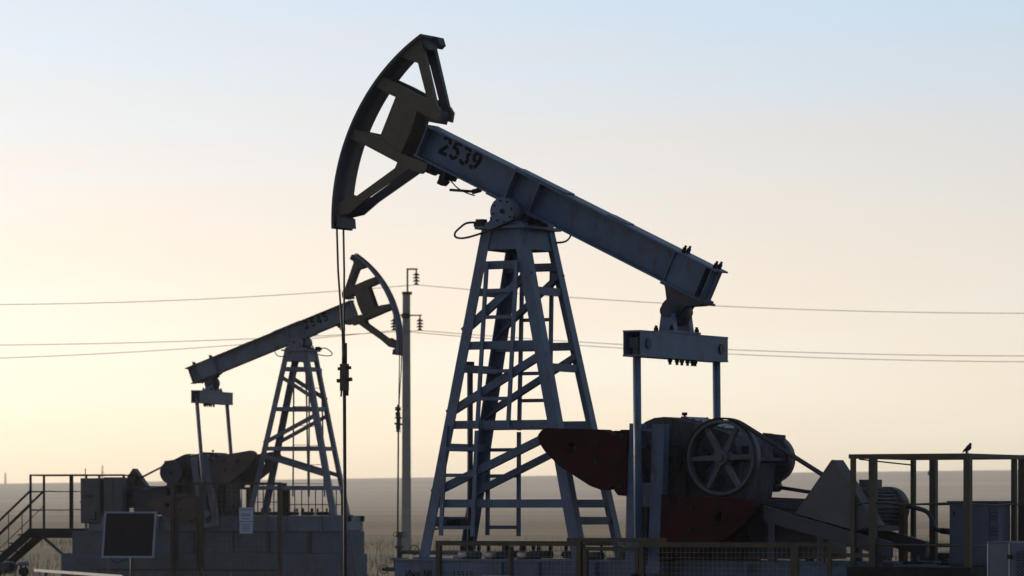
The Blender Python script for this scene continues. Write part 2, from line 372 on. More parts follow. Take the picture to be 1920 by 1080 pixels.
    plate('wear_plate', [(-0.22, t1+0.001), (0.52, t1+0.001), (0.52, t1+0.016), (-0.22, t1+0.016)], -0.11, 0.11)
    plate('wear_plate', [(1.12, t1+0.001), (1.4, t1+0.001), (1.4, t1+0.012), (1.12, t1+0.012)], -0.1, 0.1)
    plate('wear_plate', [(-0.45, t0-0.016), (0.3, t0-0.016), (0.3, t0-0.001), (-0.45, t0-0.001)], -0.145, 0.145)
    for s in (2.2, 2.647):
        q = MB()
        for sg in (-1, 1):
            q.cyl(B(s, t1+0.001, sg*0.055), B(s, t1+0.085, sg*0.055), 0.016, 8); q.cyl(B(s, t1+0.001, sg*0.055), B(s, t1+0.055, sg*0.055), 0.027, 6)
        small(q.build('clamp_bolt', DARK, beam))
    q = MB()
    for i, ch in enumerate(number):
        if ns < 0: fn = lambda x, y, w, i=i: B(text_s+i*pitch+x*th*0.98, text_t+y*th, w)
        else: fn = lambda x, y, w, i=i: B(text_s-i*pitch-x*th*1.0, text_t+y*th, w)
        glyph_prism(q, ch, fn, ns*0.009, ns*0.011)
    small(q.build('number_lettering', INK, beam))
    # tail bearing bracket under the beam end
    pin = (2.385, pin_t)
    br = MB()
    for v0, v1 in ((-0.12, -0.09), (0.09, 0.12)):
        br.prism([(2.17, t0-0.023), (2.70, t0-0.023), (2.66, t0-0.06), (2.52, pin_t+0.122), (2.475, pin_t-0.058), (2.40, pin_t-0.098), (2.32, pin_t-0.068), (2.28, pin_t+0.072), (2.20, -0.0)], B, v0, v1)
    br.prism([(2.12, t0-0.022), (2.74, t0-0.022), (2.74, t0-0.001), (2.12, t0-0.001)], B, -0.15, 0.15)
    tb = br.build('tail_bracket', DNAVY, root)
    pu, _, pz = B(*pin, 0)
    q = MB(); q.cyl((pu, -0.27, pz), (pu, 0.27, pz), 0.075, 20); q.cyl((pu, -0.085, pz), (pu, 0.085, pz), 0.165, 24); q.build('tail_bearing', DNAVY, tb)
    # ---- centre bearing
    q = MB(); q.cyl((0, -0.30, ZP), (0, 0.30, ZP), 0.085, 20)
    q.prism([(-0.22, t0-0.017), (0.22, t0-0.017), (0.13, -0.12), (-0.13, -0.12)], B, -0.13, 0.13)
    cb = q.build('centre_bearing', DNAVY, root)
    for sg in (-1, 1):
        q = MB(); q.cyl((0, sg*0.21, ZP), (0, sg*0.40, ZP), 0.160, 32); q.cyl((0, sg*0.401, ZP), (0, sg*0.415, ZP), 0.165, 32)
        q.prism([(-0.26, 3.886), (0.24, 3.886), (0.24, 3.92), (0.14, 3.96), (-0.14, 3.96), (-0.26, 3.92)], UVZ, sg*0.24, sg*0.38)
        q.build('bearing_housing', paint, cb)
        q = MB(); q.cyl((0, sg*0.416, ZP), (0, sg*0.43, ZP), 0.03, 10)
        for k in range(8):
            t = math.pi*k/4+0.2; q.cyl((0.125*math.cos(t), sg*0.416, ZP+0.125*math.sin(t)), (0.125*math.cos(t), sg*0.424, ZP+0.125*math.sin(t)), 0.013, 6)
        small(q.build('cap_bolt', DARK, cb))
        q = MB()
        for u in (-0.21, 0.2):
            q.cyl((u, sg*0.31, 3.9), (u, sg*0.31, 4.0), 0.016, 8); q.cyl((u, sg*0.31, 3.92), (u, sg*0.31, 3.955), 0.03, 6)
        small(q.build('anchor_bolt', DARK, cb))
    q = MB(); q.box((-0.37, -0.40, 3.886), (-0.27, -0.30, 3.97)); q.box((-0.42, -0.36, 3.886), (-0.36, -0.28, 3.93)); q.build('grease_box', DARK, cb)
    # ---- hoses round the top
    q = MB()
    hp = [(-0.30, -0.36, 3.93), (-0.50, -0.36, 3.935), (-0.60, -0.37, 3.88), (-0.66, -0.38, 3.82), (-0.64, -0.39, 3.77), (-0.52, -0.41, 3.755), (-0.3, -0.45, 3.79), (-0.05, -0.46, 3.86), (0.2, -0.43, 3.95), (0.30, -0.3, 3.97)]
    q.tube(smooth_path(hp, 5), 0.013, 6); q.build('grease_hose', DARK, root)
    q = MB(); hp = [(0.2, 0.40, 3.72), (0.38, 0.40, 3.73), (0.47, 0.38, 3.80), (0.48, 0.36, 3.88), (0.40, 0.34, 3.98)]
    q.tube(smooth_path(hp, 5), 0.012, 6); q.build('grease_hose', DARK, root)
    # ---- horse head
    q = MB(); RO, RI = 2.485, 2.452; n_ = 30
    a_top, a_bot = math.atan2(1.385, -2.0), math.atan2(-1.14, -2.15)+2*math.pi
    op = [(RO*math.cos(a_top+(a_bot-a_top)*i/n_), RO*math.sin(a_top+(a_bot-a_top)*i/n_)) for i in range(n_+1)]
    ip = [(RI*math.cos(a_top+(a_bot-a_top)*i/n_), RI*math.sin(a_top+(a_bot-a_top)*i/n_)) for i in range(n_+1)]
    vv = []
    for lst, v in ((op, -0.215), (op, 0.215), (ip, -0.215), (ip, 0.215)): vv += [B(x, y, v) for x, y in lst]
    N1 = n_+1; fs = []; sm = []
    for i in range(n_):
        fs += [(i, i+1, N1+i+1, N1+i), (2*N1+i, 3*N1+i, 3*N1+i+1, 2*N1+i+1), (i, 2*N1+i, 2*N1+i+1, i+1), (N1+i, N1+i+1, 3*N1+i+1, 3*N1+i)]; sm += [True, True, False, False]
    fs += [(0, N1, 3*N1, 2*N1), (n_, 2*N1+n_, 3*N1+n_, N1+n_)]; sm += [False, False]
    q.add(vv, fs, sm); hh = q.build('horse_head', dark_arc, root)
    for sg in (-1, 1):
        mt = YEL if (sg == ns) else DNAVY
        r = MB(); r.prism(HEAD['back_strut'], B, sg*0.170, sg*0.105); r.build('back_strut', mt, hh)
        r = MB(); r.prism(HEAD['lower_strut'], B, sg*0.170, sg*0.142); r.build('lower_strut', mt, hh)
        for nm in ('upper_bar', 'lower_bar'):
            r = MB(); r.prism(HEAD[nm], B, sg*0.176, sg*0.120); r.build(nm, YEL, hh)
        r = MB(); r.prism(HEAD['centre_plate'], B, sg*0.168, sg*0.150); r.build('centre_plate', YEL, hh)
        r = MB(); r.prism(HEAD['top_gusset'], B, sg*0.167, sg*0.155); r.build('top_gusset', YEL, hh)
    r = MB(); r.prism([(-1.60, 0.70), (-1.45, 0.665), (-1.435, 0.53), (-1.60, 0.49)], B, -0.115, 0.115); r.build('head_clamp', DNAVY, hh)
    r = MB(); r.prism([(-1.72, 0.03), (-1.60, 0.055), (-1.50, 0.055), (-1.46, 0.0), (-1.55, -0.06), (-1.72, -0.04)], B, -0.115, 0.115); r.build('head_seat', DNAVY, hh)
    r = MB(); r.prism([(-2.20, -0.98), (-2.12, -0.99), (-2.06, -1.09), (-2.14, -1.12)], B, -0.21, 0.1); r.build('rope_guide', DNAVY, hh)
    r = MB(); r.prism([(-2.04, 1.30), (-1.93, 1.30), (-1.90, 1.36), (-1.97, 1.43), (-2.06, 1.41)], B, 0.06, 0.2); r.build('rope_anchor', DNAVY, hh)
    r = MB(); r.prism([(-2.03, 1.27), (-1.90, 1.28), (-1.93, 1.34), (-2.03, 1.36)], B, -0.15, 0.055); r.build('top_tie', DNAVY, hh)
    # clamps and load sensor under the beam's head end
    r = MB()
    for s in (-1.52, -1.33, -1.12):
        r.prism([(s, t0-0.001), (s+0.07, t0-0.001), (s+0.07, t0-0.10), (s, t0-0.10)], B, -0.15, 0.15)
    r.prism([(-1.66, t0-0.004), (-1.02, t0-0.004), (-1.02, t0-0.05), (-1.66, t0-0.05)], B, -0.12, 0.12)
    r.prism([(-1.12, t0-0.10), (-1.02, t0-0.10), (-1.05, t0-0.17), (-1.12, t0-0.17)], B, -0.14, -0.02)
    r.build('beam_clamp', DARK, root)
    if ns < 0:
        r = MB(); p = [B(-0.98, t0-0.07, -0.1), B(-0.86, t0-0.11, -0.1), B(-0.72, t0-0.115, -0.1), B(-0.6, t0-0.10, -0.1)]
        r.tube(smooth_path(p, 5), 0.008, 6)
        e = Vector(B(-0.60, t0-0.05, -0.1)); r.cyl(e, e+Vector((-0.36, 0, 0.035)), 0.016, 8); r.cyl(e+Vector((-0.05, 0, -0.0)), e+Vector((0.06, 0, 0.02)), 0.03, 8)
        r.build('tilt_sensor', DARK, root)
    # ---- bridle, clamp and polished rod
    ut = -2.480
    def rope_at(px, py):     # distance along the hanging line from the photo's height
        return FM.loc(px, py, 0)[1]
    zc1, zc2, zc3 = rope_at(643, 625), rope_at(646, 690), rope_at(646, 742)
    r = MB(); arcp = []
    for sg in (-1, 1):
        pts = [(-(2.497)*math.cos(R(t)), sg*0.075, ZP+2.497*math.sin(R(t))) for t in range(56, -1, -8)]
        pts += [(ut, sg*0.068, ZP-0.6), (ut+0.03, sg*0.018, zc1), (ut+0.045, sg*0.012, zc2)]
        r.tube(pts, 0.013, 7)
    r.build('bridle_rope', ROPE, root)
    uc = ut+0.042
    r = MB(); r.cyl((uc+0.005, 0, zc2+0.30), (uc+0.005, 0, zc2+0.02), 0.033, 10)
    r.box((uc-0.032, -0.045, zc3+0.06), (uc+0.042, 0.045, zc2+0.05))
    r.bar((uc-0.07, -0.025, zc2-0.01), (uc+0.082, 0.025, zc2+0.005), 0.045, 0.035)
    r.bar((uc-0.082, -0.02, zc2-0.155), (uc+0.095, 0.02, zc2-0.135), 0.06, 0.042)
    r.cyl((uc-0.025, -0.02, zc3+0.06), (uc-0.03, -0.02, zc3-0.01), 0.012, 8); r.cyl((uc+0.04, 0.01, zc3+0.06), (uc+0.04, 0.01, zc3), 0.017, 8)
    r.build('rod_clamp', ROPE, root)
    r = MB(); r.cyl((uc+0.004, 0, zc2), (uc+0.02, 0, -fr.deck if ns < 0 else -0.45), 0.021, 10); r.build('polished_rod', ROPE, root)
    if ns > 0:
        r = MB(); zz = FN.loc(745, 770, 0)[1]
        for dz, rr in ((0.0, 0.07), (-0.12, 0.06), (-0.36, 0.05), (-0.42, 0.05)):
            r.cyl((uc+0.016, 0, zz+dz), (uc+0.016, 0, zz+dz+0.085), rr, 8)
        r.cyl((uc+0.016, 0, zz-0.42), (uc+0.016, 0, zz+0.1), 0.03, 8); r.build('rod_coupling', ROPE, root)
    # ---- equalizer and pitmans
    eu, ez0, ez1, eh = pu+0.0, pz-hang-0.295, pz-hang, 1.08
    m = MB()
    m.box((eu-0.115, -eh, ez1-0.02), (eu+0.115, eh, ez1)); m.box((eu-0.115, -eh, ez0), (eu+0.115, eh, ez0+0.02))
    m.box((eu-0.112, -eh+0.004, ez0+0.021), (eu-0.10, eh-0.004, ez1-0.021)); m.box((eu+0.10, -eh+0.004, ez0+0.021), (eu+0.112, eh-0.004, ez1-0.021))
    m.box((eu-0.099, -eh+0.25, ez0+0.021), (eu+0.099, -eh+0.27, ez1-0.021)); m.box((eu-0.099, eh-0.27, ez0+0.021), (eu+0.099, eh-0.25, ez1-0.021))
    eq = m.build('equalizer', paint, root)
    m = MB()
    for sg in (-1, 1):
        m.prism([(eu-0.10, ez1+0.001), (eu+0.10, ez1+0.001), (eu+0.07, pz-0.04), (eu+0.05, pz+0.07), (eu-0.05, pz+0.07), (eu-0.07, pz-0.04)], UVZ, sg*0.15, sg*0.25)
    m.box((eu-0.13, -0.36, ez1+0.001), (eu+0.13, 0.36, ez1+0.024)); m.build('equalizer_saddle', paint, eq)
    m = MB()
    for v in (-0.31, 0.31):
        for du in (-0.1, 0.1): m.cyl((eu+du, v, ez1), (eu+du, v, ez1+0.085), 0.018, 8); m.cyl((eu+du, v, ez1+0.025), (eu+du, v, ez1+0.06), 0.03, 6)
    for v in (-0.31, 0.12, -0.02, -0.14, 0.24, 0.31):
        m.cyl((eu+0.08, v, ez0), (eu+0.08, v, ez0-0.07), 0.018, 8); m.cyl((eu+0.08, v, ez0), (eu+0.08, v, ez0-0.04), 0.03, 6)
    small(m.build('saddle_bolt', DARK, eq))
    for sg in (-1, 1):
        m = MB(); m.cyl((eu+0.113, sg*0.90, (ez0+ez1)/2), (eu+0.13, sg*0.90, (ez0+ez1)/2), 0.06, 16)
        m.build('pin_cap', DNAVY, eq)
    b = R(beta); cb_, sb_ = math.cos(b), math.sin(b)
    def crk(u, z, v):       # crank frame (hanging straight down) -> local
        du, dz = u-CC[0], z-CC[1]
        return (CC[0]+du*cb_+dz*sb_, v, CC[1]+dzg-du*sb_+dz*cb_)
    wp = crk(CC[0], CC[1]-1.0, 0)
    for sg in (-1, 1):
        vp = sg*0.98
        m = MB(); m.cyl((eu+0.01, vp, (ez0+ez1)/2-0.05), (wp[0], vp, wp[2]), 0.046, 14)
        pt = m.build('pitman_arm', paint, root)
        m = MB(); m.box((eu-0.06, vp-0.055, (ez0+ez1)/2-0.05), (eu+0.06, vp+0.055, (ez0+ez1)/2+0.07)); m.build('pitman_eye', DNAVY, pt)
        m = MB(); m.cyl((wp[0], vp+sg*0.06, wp[2]), (wp[0], vp-sg*0.115, wp[2]), 0.085, 16); m.build('wrist_bearing', paint, pt)
        # crank: two toothed bars with cross pieces
        m = MB(); c0 = sg*0.74; c1 = sg*0.87
        for (ua, ub) in ((-0.222, -0.07), (0.07, 0.222)):
            m.prism([(CC[0]+ua, CC[1]+0.385), (CC[0]+ub, CC[1]+0.385), (CC[0]+ub, CC[1]-1.3), (CC[0]+ua, CC[1]-1.3)], crk, c0, c1)
        m.prism([(CC[0]-0.069, CC[1]+0.33), (CC[0]+0.069, CC[1]+0.33), (CC[0]+0.069, CC[1]+0.30), (CC[0]-0.069, CC[1]+0.30)], crk, c0, c1)
        m.prism([(CC[0]-0.069, CC[1]-0.28), (CC[0]+0.069, CC[1]-0.28), (CC[0]+0.069, CC[1]-0.55), (CC[0]-0.069, CC[1]-0.55)], crk, c0+sg*0.01, c1-sg*0.03)
        m.prism([(CC[0]-0.069, CC[1]-1.2), (CC[0]+0.069, CC[1]-1.2), (CC[0]+0.069, CC[1]-1.3), (CC[0]-0.069, CC[1]-1.3)], crk, c0, c1)
        ck = m.build('crank', paint, root)
        m = MB()       # rack teeth along both edges
        for k in range(44):
            z = CC[1]+0.05-k*0.03
            for e0, e1 in ((-0.234, -0.2215), (0.2215, 0.234)):
                m.prism([(CC[0]+e0, z), (CC[0]+e1, z), (CC[0]+e1, z-0.015), (CC[0]+e0, z-0.015)], crk, c0+sg*0.02, c1-sg*0.003)
        small(m.build('rack_teeth', paint, ck))
        m = MB(); m.cyl(crk(CC[0], CC[1], sg*0.5), crk(CC[0], CC[1], c1-sg*0.02), 0.12, 20); m.build('crank_shaft', DARK, ck)
        # counterweights on both sides
        hole = [(1.25+0.045*math.cos(R(-k*30)), 1.215+0.05*math.sin(R(-k*30))) for k in range(12)]
        def keyhole(poly, hl, i0):
            return poly[:i0+1]+[hl[0]]+hl[1:]+[hl[0]]+poly[i0:]
        w_up = CWT
        w_dn = [(2*CC[0]-u, z-0.72) for u, z in CWT]
        for poly in (w_up, w_dn):
            m = MB(); n0 = len(poly)
            m.prism(poly, crk, sg*0.72, sg*0.90)
            wgt = m.build('counterweight', redp, ck)
            sgn_ = 1 if poly is w_up else -1
            bmb = MB()
            for bu, bz in ((0.30, 0.12), (0.30, -0.45), (0.62, 0.05), (0.62, -0.18)):
                uu_ = CC[0]-sgn_*bu; zz_ = CC[1]+bz+(0 if poly is w_up else -0.72)+0.12
                bmb.cyl(crk(uu_, zz_, sg*0.9005), crk(uu_, zz_, sg*0.925), 0.026, 6)
            small(bmb.build('weight_bolt', DARK, ck))
            # through hole cut with a boolean cutter that is deleted again
            cu = sum(p[0] for p in poly)/n0; hx = 1.18 if poly is w_up else 2*CC[0]-1.18; hz = 1.25 if poly is w_up else 1.25-0.72
            t = MB(); t.cyl(crk(hx, hz, sg*0.6), crk(hx, hz, sg*1.1), 0.06, 14)
            me = t.mesh('hole'); ho = bpy.data.objects.new('hole', me); C.objects.link(ho); ho.parent = ck
            md = wgt.modifiers.new('hole', 'BOOLEAN'); md.object = ho; md.solver = 'EXACT'
            bpy.context.view_layer.update()
            dg = bpy.context.evaluated_depsgraph_get(); nm_ = bpy.data.meshes.new_from_object(wgt.evaluated_get(dg))
            wgt.modifiers.clear(); wgt.data = nm_; bpy.data.objects.remove(ho)
            if len(wgt.data.materials) == 0: wgt.data.materials.append(redp)
    # ---- gearbox
    UVG = lambda u, z, v: (u, v, z+dzg)
    gpoly = [(1.66,1.30),(1.72,1.42),(1.80,1.51),(1.91,1.58),(2.02,1.622),(2.15,1.632),(2.35,1.602),(2.60,1.545),(2.85,1.475),(2.97,1.43),(3.03,1.36),(3.12,1.11),(3.07,0.75),(2.98,0.40),(2.92,-dzg),(1.78,-dzg),(1.66,0.4)]
    m = MB(); m.prism(gpoly, UVG, -0.45, 0.45); gb = m.build('gearbox', HOUSE, root)
    m = MB(); m.prism([(1.62,1.17),(3.20,1.17),(3.20,1.13),(1.62,1.13)], UVG, -0.5, 0.5); m.build('split_flange', HOUSE, gb)
    m = MB()
    for k in range(12):
        for v in (-0.48, 0.48): m.cyl((1.70+k*0.13, v, 1.17+dzg), (1.70+k*0.13, v, 1.21+dzg), 0.018, 6)
    small(m.build('flange_bolt', DARK, gb))
    m = MB(); m.prism([(2.28,1.619),(2.84,1.481),(2.846,1.501),(2.286,1.639)], UVG, -0.3, 0.3); m.build('inspection_lid', HOUSE2, gb)
    m = MB()
    for k in range(6):
        for v in (-0.26, 0.26): u_ = 2.33+k*0.095; m.cyl((u_, v, 1.628-(u_-2.28)*0.246+dzg), (u_, v, 1.652-(u_-2.28)*0.246+dzg), 0.014, 6)
    small(m.build('lid_bolt', DARK, gb))
    m = MB(); m.cyl((2.2, -0.05, 1.62+dzg), (2.2, -0.05, 1.665+dzg), 0.014, 8); m.cyl((2.2, -0.05, 1.655+dzg), (2.2, -0.05, 1.69+dzg), 0.032, 10); m.build('breather', DARK, gb)
    for sg in (-1, 1):
        m = MB(); m.cyl((CC[0], sg*0.451, CC[1]+dzg), (CC[0], sg*0.50, CC[1]+dzg), 0.26, 28); m.build('shaft_cover', HOUSE, gb)
        m = MB(); m.cyl((2.60, sg*0.451, 1.16+dzg), (2.60, sg*0.48, 1.16+dzg), 0.15, 24); m.build('shaft_cover', HOUSE, gb)
        m = MB()
        for (cu2, rr, nb_) in ((CC[0], 0.225, 10), (2.60, 0.125, 8)):
            for k in range(nb_):
                t = 2*math.pi*k/nb_; vv0 = 0.50 if rr > 0.2 else 0.48; m.cyl((cu2+rr*math.cos(t), sg*vv0, 1.16+dzg+rr*math.sin(t)), (cu2+rr*math.cos(t), sg*(vv0+0.014), 1.16+dzg+rr*math.sin(t)), 0.015, 6)
        small(m.build('cover_bolt', DARK, gb))
        for u in (1.95, 2.45, 2.85):
            m = MB(); m.prism([(u-0.015, 0.02-dzg), (u+0.015, 0.02-dzg), (u+0.015, 0.95), (u-0.015, 1.0)], UVG, sg*0.451, sg*0.52); m.build('casing_rib', HOUSE, gb)
    m = MB(); m.box((2.98, -0.3, 1.171+dzg), (3.15, 0.3, 1.30+dzg)); m.build('casing_lug', HOUSE, gb)
    # ---- belt pulley (side away from the drum)
    SH = (2.98, 1.16+dzg)
    m = MB(); m.cyl((SH[0], -0.69, SH[1]), (SH[0], 0.66, SH[1]), 0.05, 14); m.build('drive_shaft', DARK, root)
    m = MB(); m.ring((SH[0], -0.67, SH[1]), (SH[0], -0.51, SH[1]), 0.425, 0.388, 56); pl = m.build('belt_pulley', DNAVY, root)  # darker ring: the shade inside the rim is put into its colour
    m = MB(); m.cyl((SH[0], -0.69, SH[1]), (SH[0], -0.51, SH[1]), 0.085, 24); m.cyl((SH[0], -0.715, SH[1]), (SH[0], -0.691, SH[1]), 0.045, 16); m.build('hub', HOUSE2, pl)
    m = MB(); m.ring((SH[0], -0.682, SH[1]), (SH[0], -0.671, SH[1]), 0.420, 0.394, 56); m.build('rim_face', HOUSE2, pl)  # lit front edge put into a paler colour, as on the spokes
    for k in range(6):
        t = R(60*k+2); d = Vector((math.cos(t), 0, math.sin(t))); c = Vector((SH[0], -0.61, SH[1]))
        m = MB(); p0, p1 = c+d*0.07, c+d*0.392; sd_ = Vector((-math.sin(t), 0, math.cos(t)))
        m.hexa([p0-sd_*0.034+Vector((0,-.03,0)), p0+sd_*0.034+Vector((0,-.03,0)), p0+sd_*0.034+Vector((0,.03,0)), p0-sd_*0.034+Vector((0,.03,0)),
                p1-sd_*0.022+Vector((0,-.03,0)), p1+sd_*0.022+Vector((0,-.03,0)), p1+sd_*0.022+Vector((0,.03,0)), p1-sd_*0.022+Vector((0,.03,0))]); m.build('spoke', HOUSE2, pl)
    # ---- belt, motor, guard
    MC = (4.56, 0.60); r1, r2 = 0.432, 0.13
    dx, dz = MC[0]-SH[0], MC[1]-SH[1]; D = math.hypot(dx, dz); base = math.atan2(dz, dx); off = math.acos((r1-r2)/D)
    lp = []
    for k in range(25): t = base+off+(2*math.pi-2*off)*k/24; lp.append((SH[0]+r1*math.cos(t), SH[1]+r1*math.sin(t)))
    for k in range(13): t = base-off+2*off*k/12; lp.append((MC[0]+r2*math.cos(t), MC[1]+r2*math.sin(t)))
    for bi, bv in enumerate((-0.645, -0.59, -0.535)):
        m = MB(); nb = len(lp); vv = []
        for u, z in lp: 
            vv += [(u, bv-0.018, z), (u, bv+0.018, z)]
        cx_, cz_ = 0, 0
        for k, (u, z) in enumerate(lp):
            cc = SH if k < 25 else MC; d = Vector((u-cc[0], z-cc[1])).normalized()*0.02
            vv += [(u+d.x, bv-0.018, z+d.y), (u+d.x, bv+0.018, z+d.y)]
        fs = []
        for k in range(nb):
            j = (k+1) % nb; o = 2*nb
            fs += [(2*k, 2*k+1, 2*j+1, 2*j), (o+2*k, o+2*j, o+2*j+1, o+2*k+1), (2*k, 2*j, o+2*j, o+2*k), (2*k+1, o+2*k+1, o+2*j+1, 2*j+1)]
        m.add(vv, fs); m.build('drive_belt', DARK, root)
    m = MB(); m.cyl((MC[0], -0.67, MC[1]), (MC[0], -0.51, MC[1]), 0.125, 20); m.cyl((MC[0], -0.51, MC[1]), (MC[0], -0.42, MC[1]), 0.04, 12)
    m.cyl((MC[0], -0.42, MC[1]), (MC[0], 0.28, MC[1]), 0.19, 28); mo = m.build('electric_motor', GREY, root)
    m = MB()
    for k in range(28):
        t = 2*math.pi*k/28; d = Vector((math.cos(t), 0, math.sin(t)))
        m.bar(Vector((MC[0], -0.36, MC[1]))+d*0.208, Vector((MC[0], 0.2, MC[1]))+d*0.208, 0.038, 0.012, side=d)
    small(m.build('cooling_fins', GREY, mo))
    m = MB(); m.cyl((MC[0], 0.281, MC[1]), (MC[0], 0.45, MC[1]), 0.235, 28); m.build('end_cover', GREY, mo)
    m = MB(); m.cyl((MC[0], -0.47, MC[1]), (MC[0], -0.421, MC[1]), 0.225, 28); m.build('end_cover', GREY, mo)
    m = MB(); m.box((MC[0]-0.09, -0.2, MC[1]+0.225), (MC[0]+0.09, 0.02, MC[1]+0.31)); m.build('terminal_box', GREY, mo)
    m = MB(); m.box((MC[0]-0.22, -0.36, MC[1]-0.26), (MC[0]+0.22, 0.2, MC[1]-0.2)); m.build('motor_feet', GREY, mo)
    gp = [(3.94, 0.535), (4.385, 1.125), (4.415, 1.125), (4.93, 0.40), (4.68, 0.345)]
    m = MB(); m.prism(gp, UVZ, -0.73, -0.715); m.prism(gp, UVZ, -0.50, -0.488)
    for i in (0, 1, 2):
        (a0, b0), (a1, b1) = gp[i], gp[i+1]; dxx, dzz = a1-a0, b1-b0; L_ = math.hypot(dxx, dzz); nx_, nz_ = dzz/L_*0.012, -dxx/L_*0.012
        m.prism([(a0, b0), (a1, b1), (a1+nx_, b1+nz_), (a0+nx_, b0+nz_)], UVZ, -0.714, -0.501)
    m.build('belt_guard', GREY if ns < 0 else OLIVE, root)
    m = MB(); # inclined motor slide
    for v in (-0.75, 0.2):
        m.prism([(3.55, 0.62), (5.1, 0.22), (5.1, 0.05), (3.55, 0.45)], UVZ, v, v+0.09)
    m.prism([(3.16, 0.70), (4.1, 0.70), (4.1, 0.674), (3.16, 0.674)], UVZ, -0.42, 0.42)
    m.build('motor_slide', DNAVY, root)
    for u, h in ((3.65, 0.42), (4.25, 0.28), (4.95, 0.1)):
        for v in (-0.74, 0.21): m = MB(); m.box((u-0.04, v, 0.001), (u+0.04, v+0.07, h)); m.build('slide_leg', DNAVY, root)
    m = MB(); m.box((3.2, -0.40, 0.02), (4.02, 0.42, 0.672)); m.build('motor_pedestal', DNAVY, root)
    # ---- brake drum, band and linkage
    m = MB(); m.cyl((SH[0], 0.52, SH[1]), (SH[0], 0.66, SH[1]), 0.25, 32); bd = m.build('brake_drum', DNAVY, root)
    m = MB(); m.ring((SH[0], 0.50, SH[1]), (SH[0], 0.68, SH[1]), 0.275, 0.255, 32); m.build('brake_band', DNAVY, bd)
    m = MB()
    for poly in ([(2.92, 1.08), (3.2, 1.08), (3.2, 1.309), (2.92, 1.309)], [(2.92, 1.31), (3.04, 1.31), (3.04, 1.45), (2.92, 1.46)], [(3.095, 1.31), (3.2, 1.31), (3.2, 1.43), (3.095, 1.44)], [(3.041, 1.375), (3.094, 1.375), (3.094, 1.44), (3.041, 1.445)]):
        m.prism(poly, UVG, 0.505, 0.535)
    m.build('brake_bracket', HOUSE2, bd)
    m = MB(); m.cyl((3.03, 0.6, 0.84+dzg), (3.12, 0.6, 0.98+dzg), 0.04, 10); m.cyl((3.03, 0.52, 0.84+dzg), (3.03, 0.68, 0.84+dzg), 0.06, 14)
    m.cyl((3.03, 0.6, 0.84+dzg), (3.75, 0.6, 0.74+dzg), 0.022, 10); m.build('brake_rod', DNAVY, bd)
    m = MB(); lv = [(4.45, 0.3, 0.66), (4.8, 0.3, 0.62), (4.98, 0.3, 0.585), (5.08, 0.3, 0.545), (5.13, 0.3, 0.47), (5.15, 0.3, 0.40), (5.19, 0.3, 0.355), (5.27, 0.3, 0.338), (5.42, 0.3, 0.325)]
    m.tube(smooth_path(lv, 4), 0.026, 10); bl = m.build('brake_lever', DNAVY, root)
    m = MB(); m.cyl((5.24, 0.3, 0.341), (5.43, 0.3, 0.323), 0.034, 10); m.build('grip', DARK, bl)
    m = MB(); m.box((4.75, 0.24, 0.0), (4.82, 0.34, 0.68)); m.build('lever_post', RUSTY if ns < 0 else OLIVE, root)
    # ---- skid frame
    m = MB()
    for sg in (-1, 1):
        m.box((-1.36, sg*0.52-0.1, -0.02), (5.1, sg*0.52+0.12 if sg > 0 else sg*0.52+0.1, -0.0)) if False else None
    for sg in (-1, 1):
        v0, v1 = (0.42, 0.62) if sg > 0 else (-0.62, -0.42)
        m.box((-1.36, v0, -0.022), (5.1, v1, -0.001)); m.box((-1.36, v0, -0.36), (5.1, v1, -0.34)); m.box((-1.355, sg*0.595-0.01, -0.339), (5.095, sg*0.595+0.01, -0.023))
    sk = m.build('skid_frame', paint, root)
    for u in (-1.34, -0.72, 0.1, 1.0, 1.9, 3.0, 4.0, 5.06):
        m = MB(); m.box((u-0.02, -0.585, -0.338), (u+0.02, 0.585, -0.03)); m.build('cross_member', paint, sk)
    for u in (-0.75, 0.12, 0.6, 1.35, 2.3, 3.3):
        for sg in (-1, 1):
            m = MB(); m.box((u-0.012, sg*0.606 if sg > 0 else -0.66, -0.338), (u+0.012, 0.66 if sg > 0 else -0.606, -0.024)); m.build('web_stiffener', paint, sk)
    for u in (-0.38, -0.02, 0.42, 1.25):      # tubular anchor clamps with studs lying on the frame
        for sg in (-1, 1):
            m = MB(); m.cyl((u-0.13, sg*0.53, 0.05), (u+0.15, sg*0.53, 0.05), 0.044, 16); m.cyl((u-0.145, sg*0.53, 0.05), (u-0.131, sg*0.53, 0.05), 0.03, 12)
            cl = m.build('anchor_clamp', HOUSE, root)
            m = MB()
            for du in (-0.1, 0.13): m.cyl((u+du, sg*0.53, 0.09), (u+du, sg*0.53, 0.18), 0.017, 8); m.cyl((u+du, sg*0.53, 0.11), (u+du, sg*0.53, 0.15), 0.028, 6)
            small(m.build('stud', DARK, cl))
    m = MB(); m.box((-1.43, -0.5, -0.13), (-1.361, -0.42, -0.01)); m.box((-1.43, 0.42, -0.13), (-1.361, 0.5, -0.01)); m.build('end_bracket', DARK, sk)
    return root

def smooth_path(p, k=4):
    p = [Vector(q) for q in p]; out = []
    for i in range(len(p)-1):
        a, b, c, d = p[max(0, i-1)], p[i], p[i+1], p[min(len(p)-1, i+2)]
        for j in range(k):
            t = j/k; out.append(0.5*((2*b)+(c-a)*t+(2*a-5*b+4*c-d)*t*t+(3*b-a-3*c+d)*t**3))
    out.append(p[-1]); return out

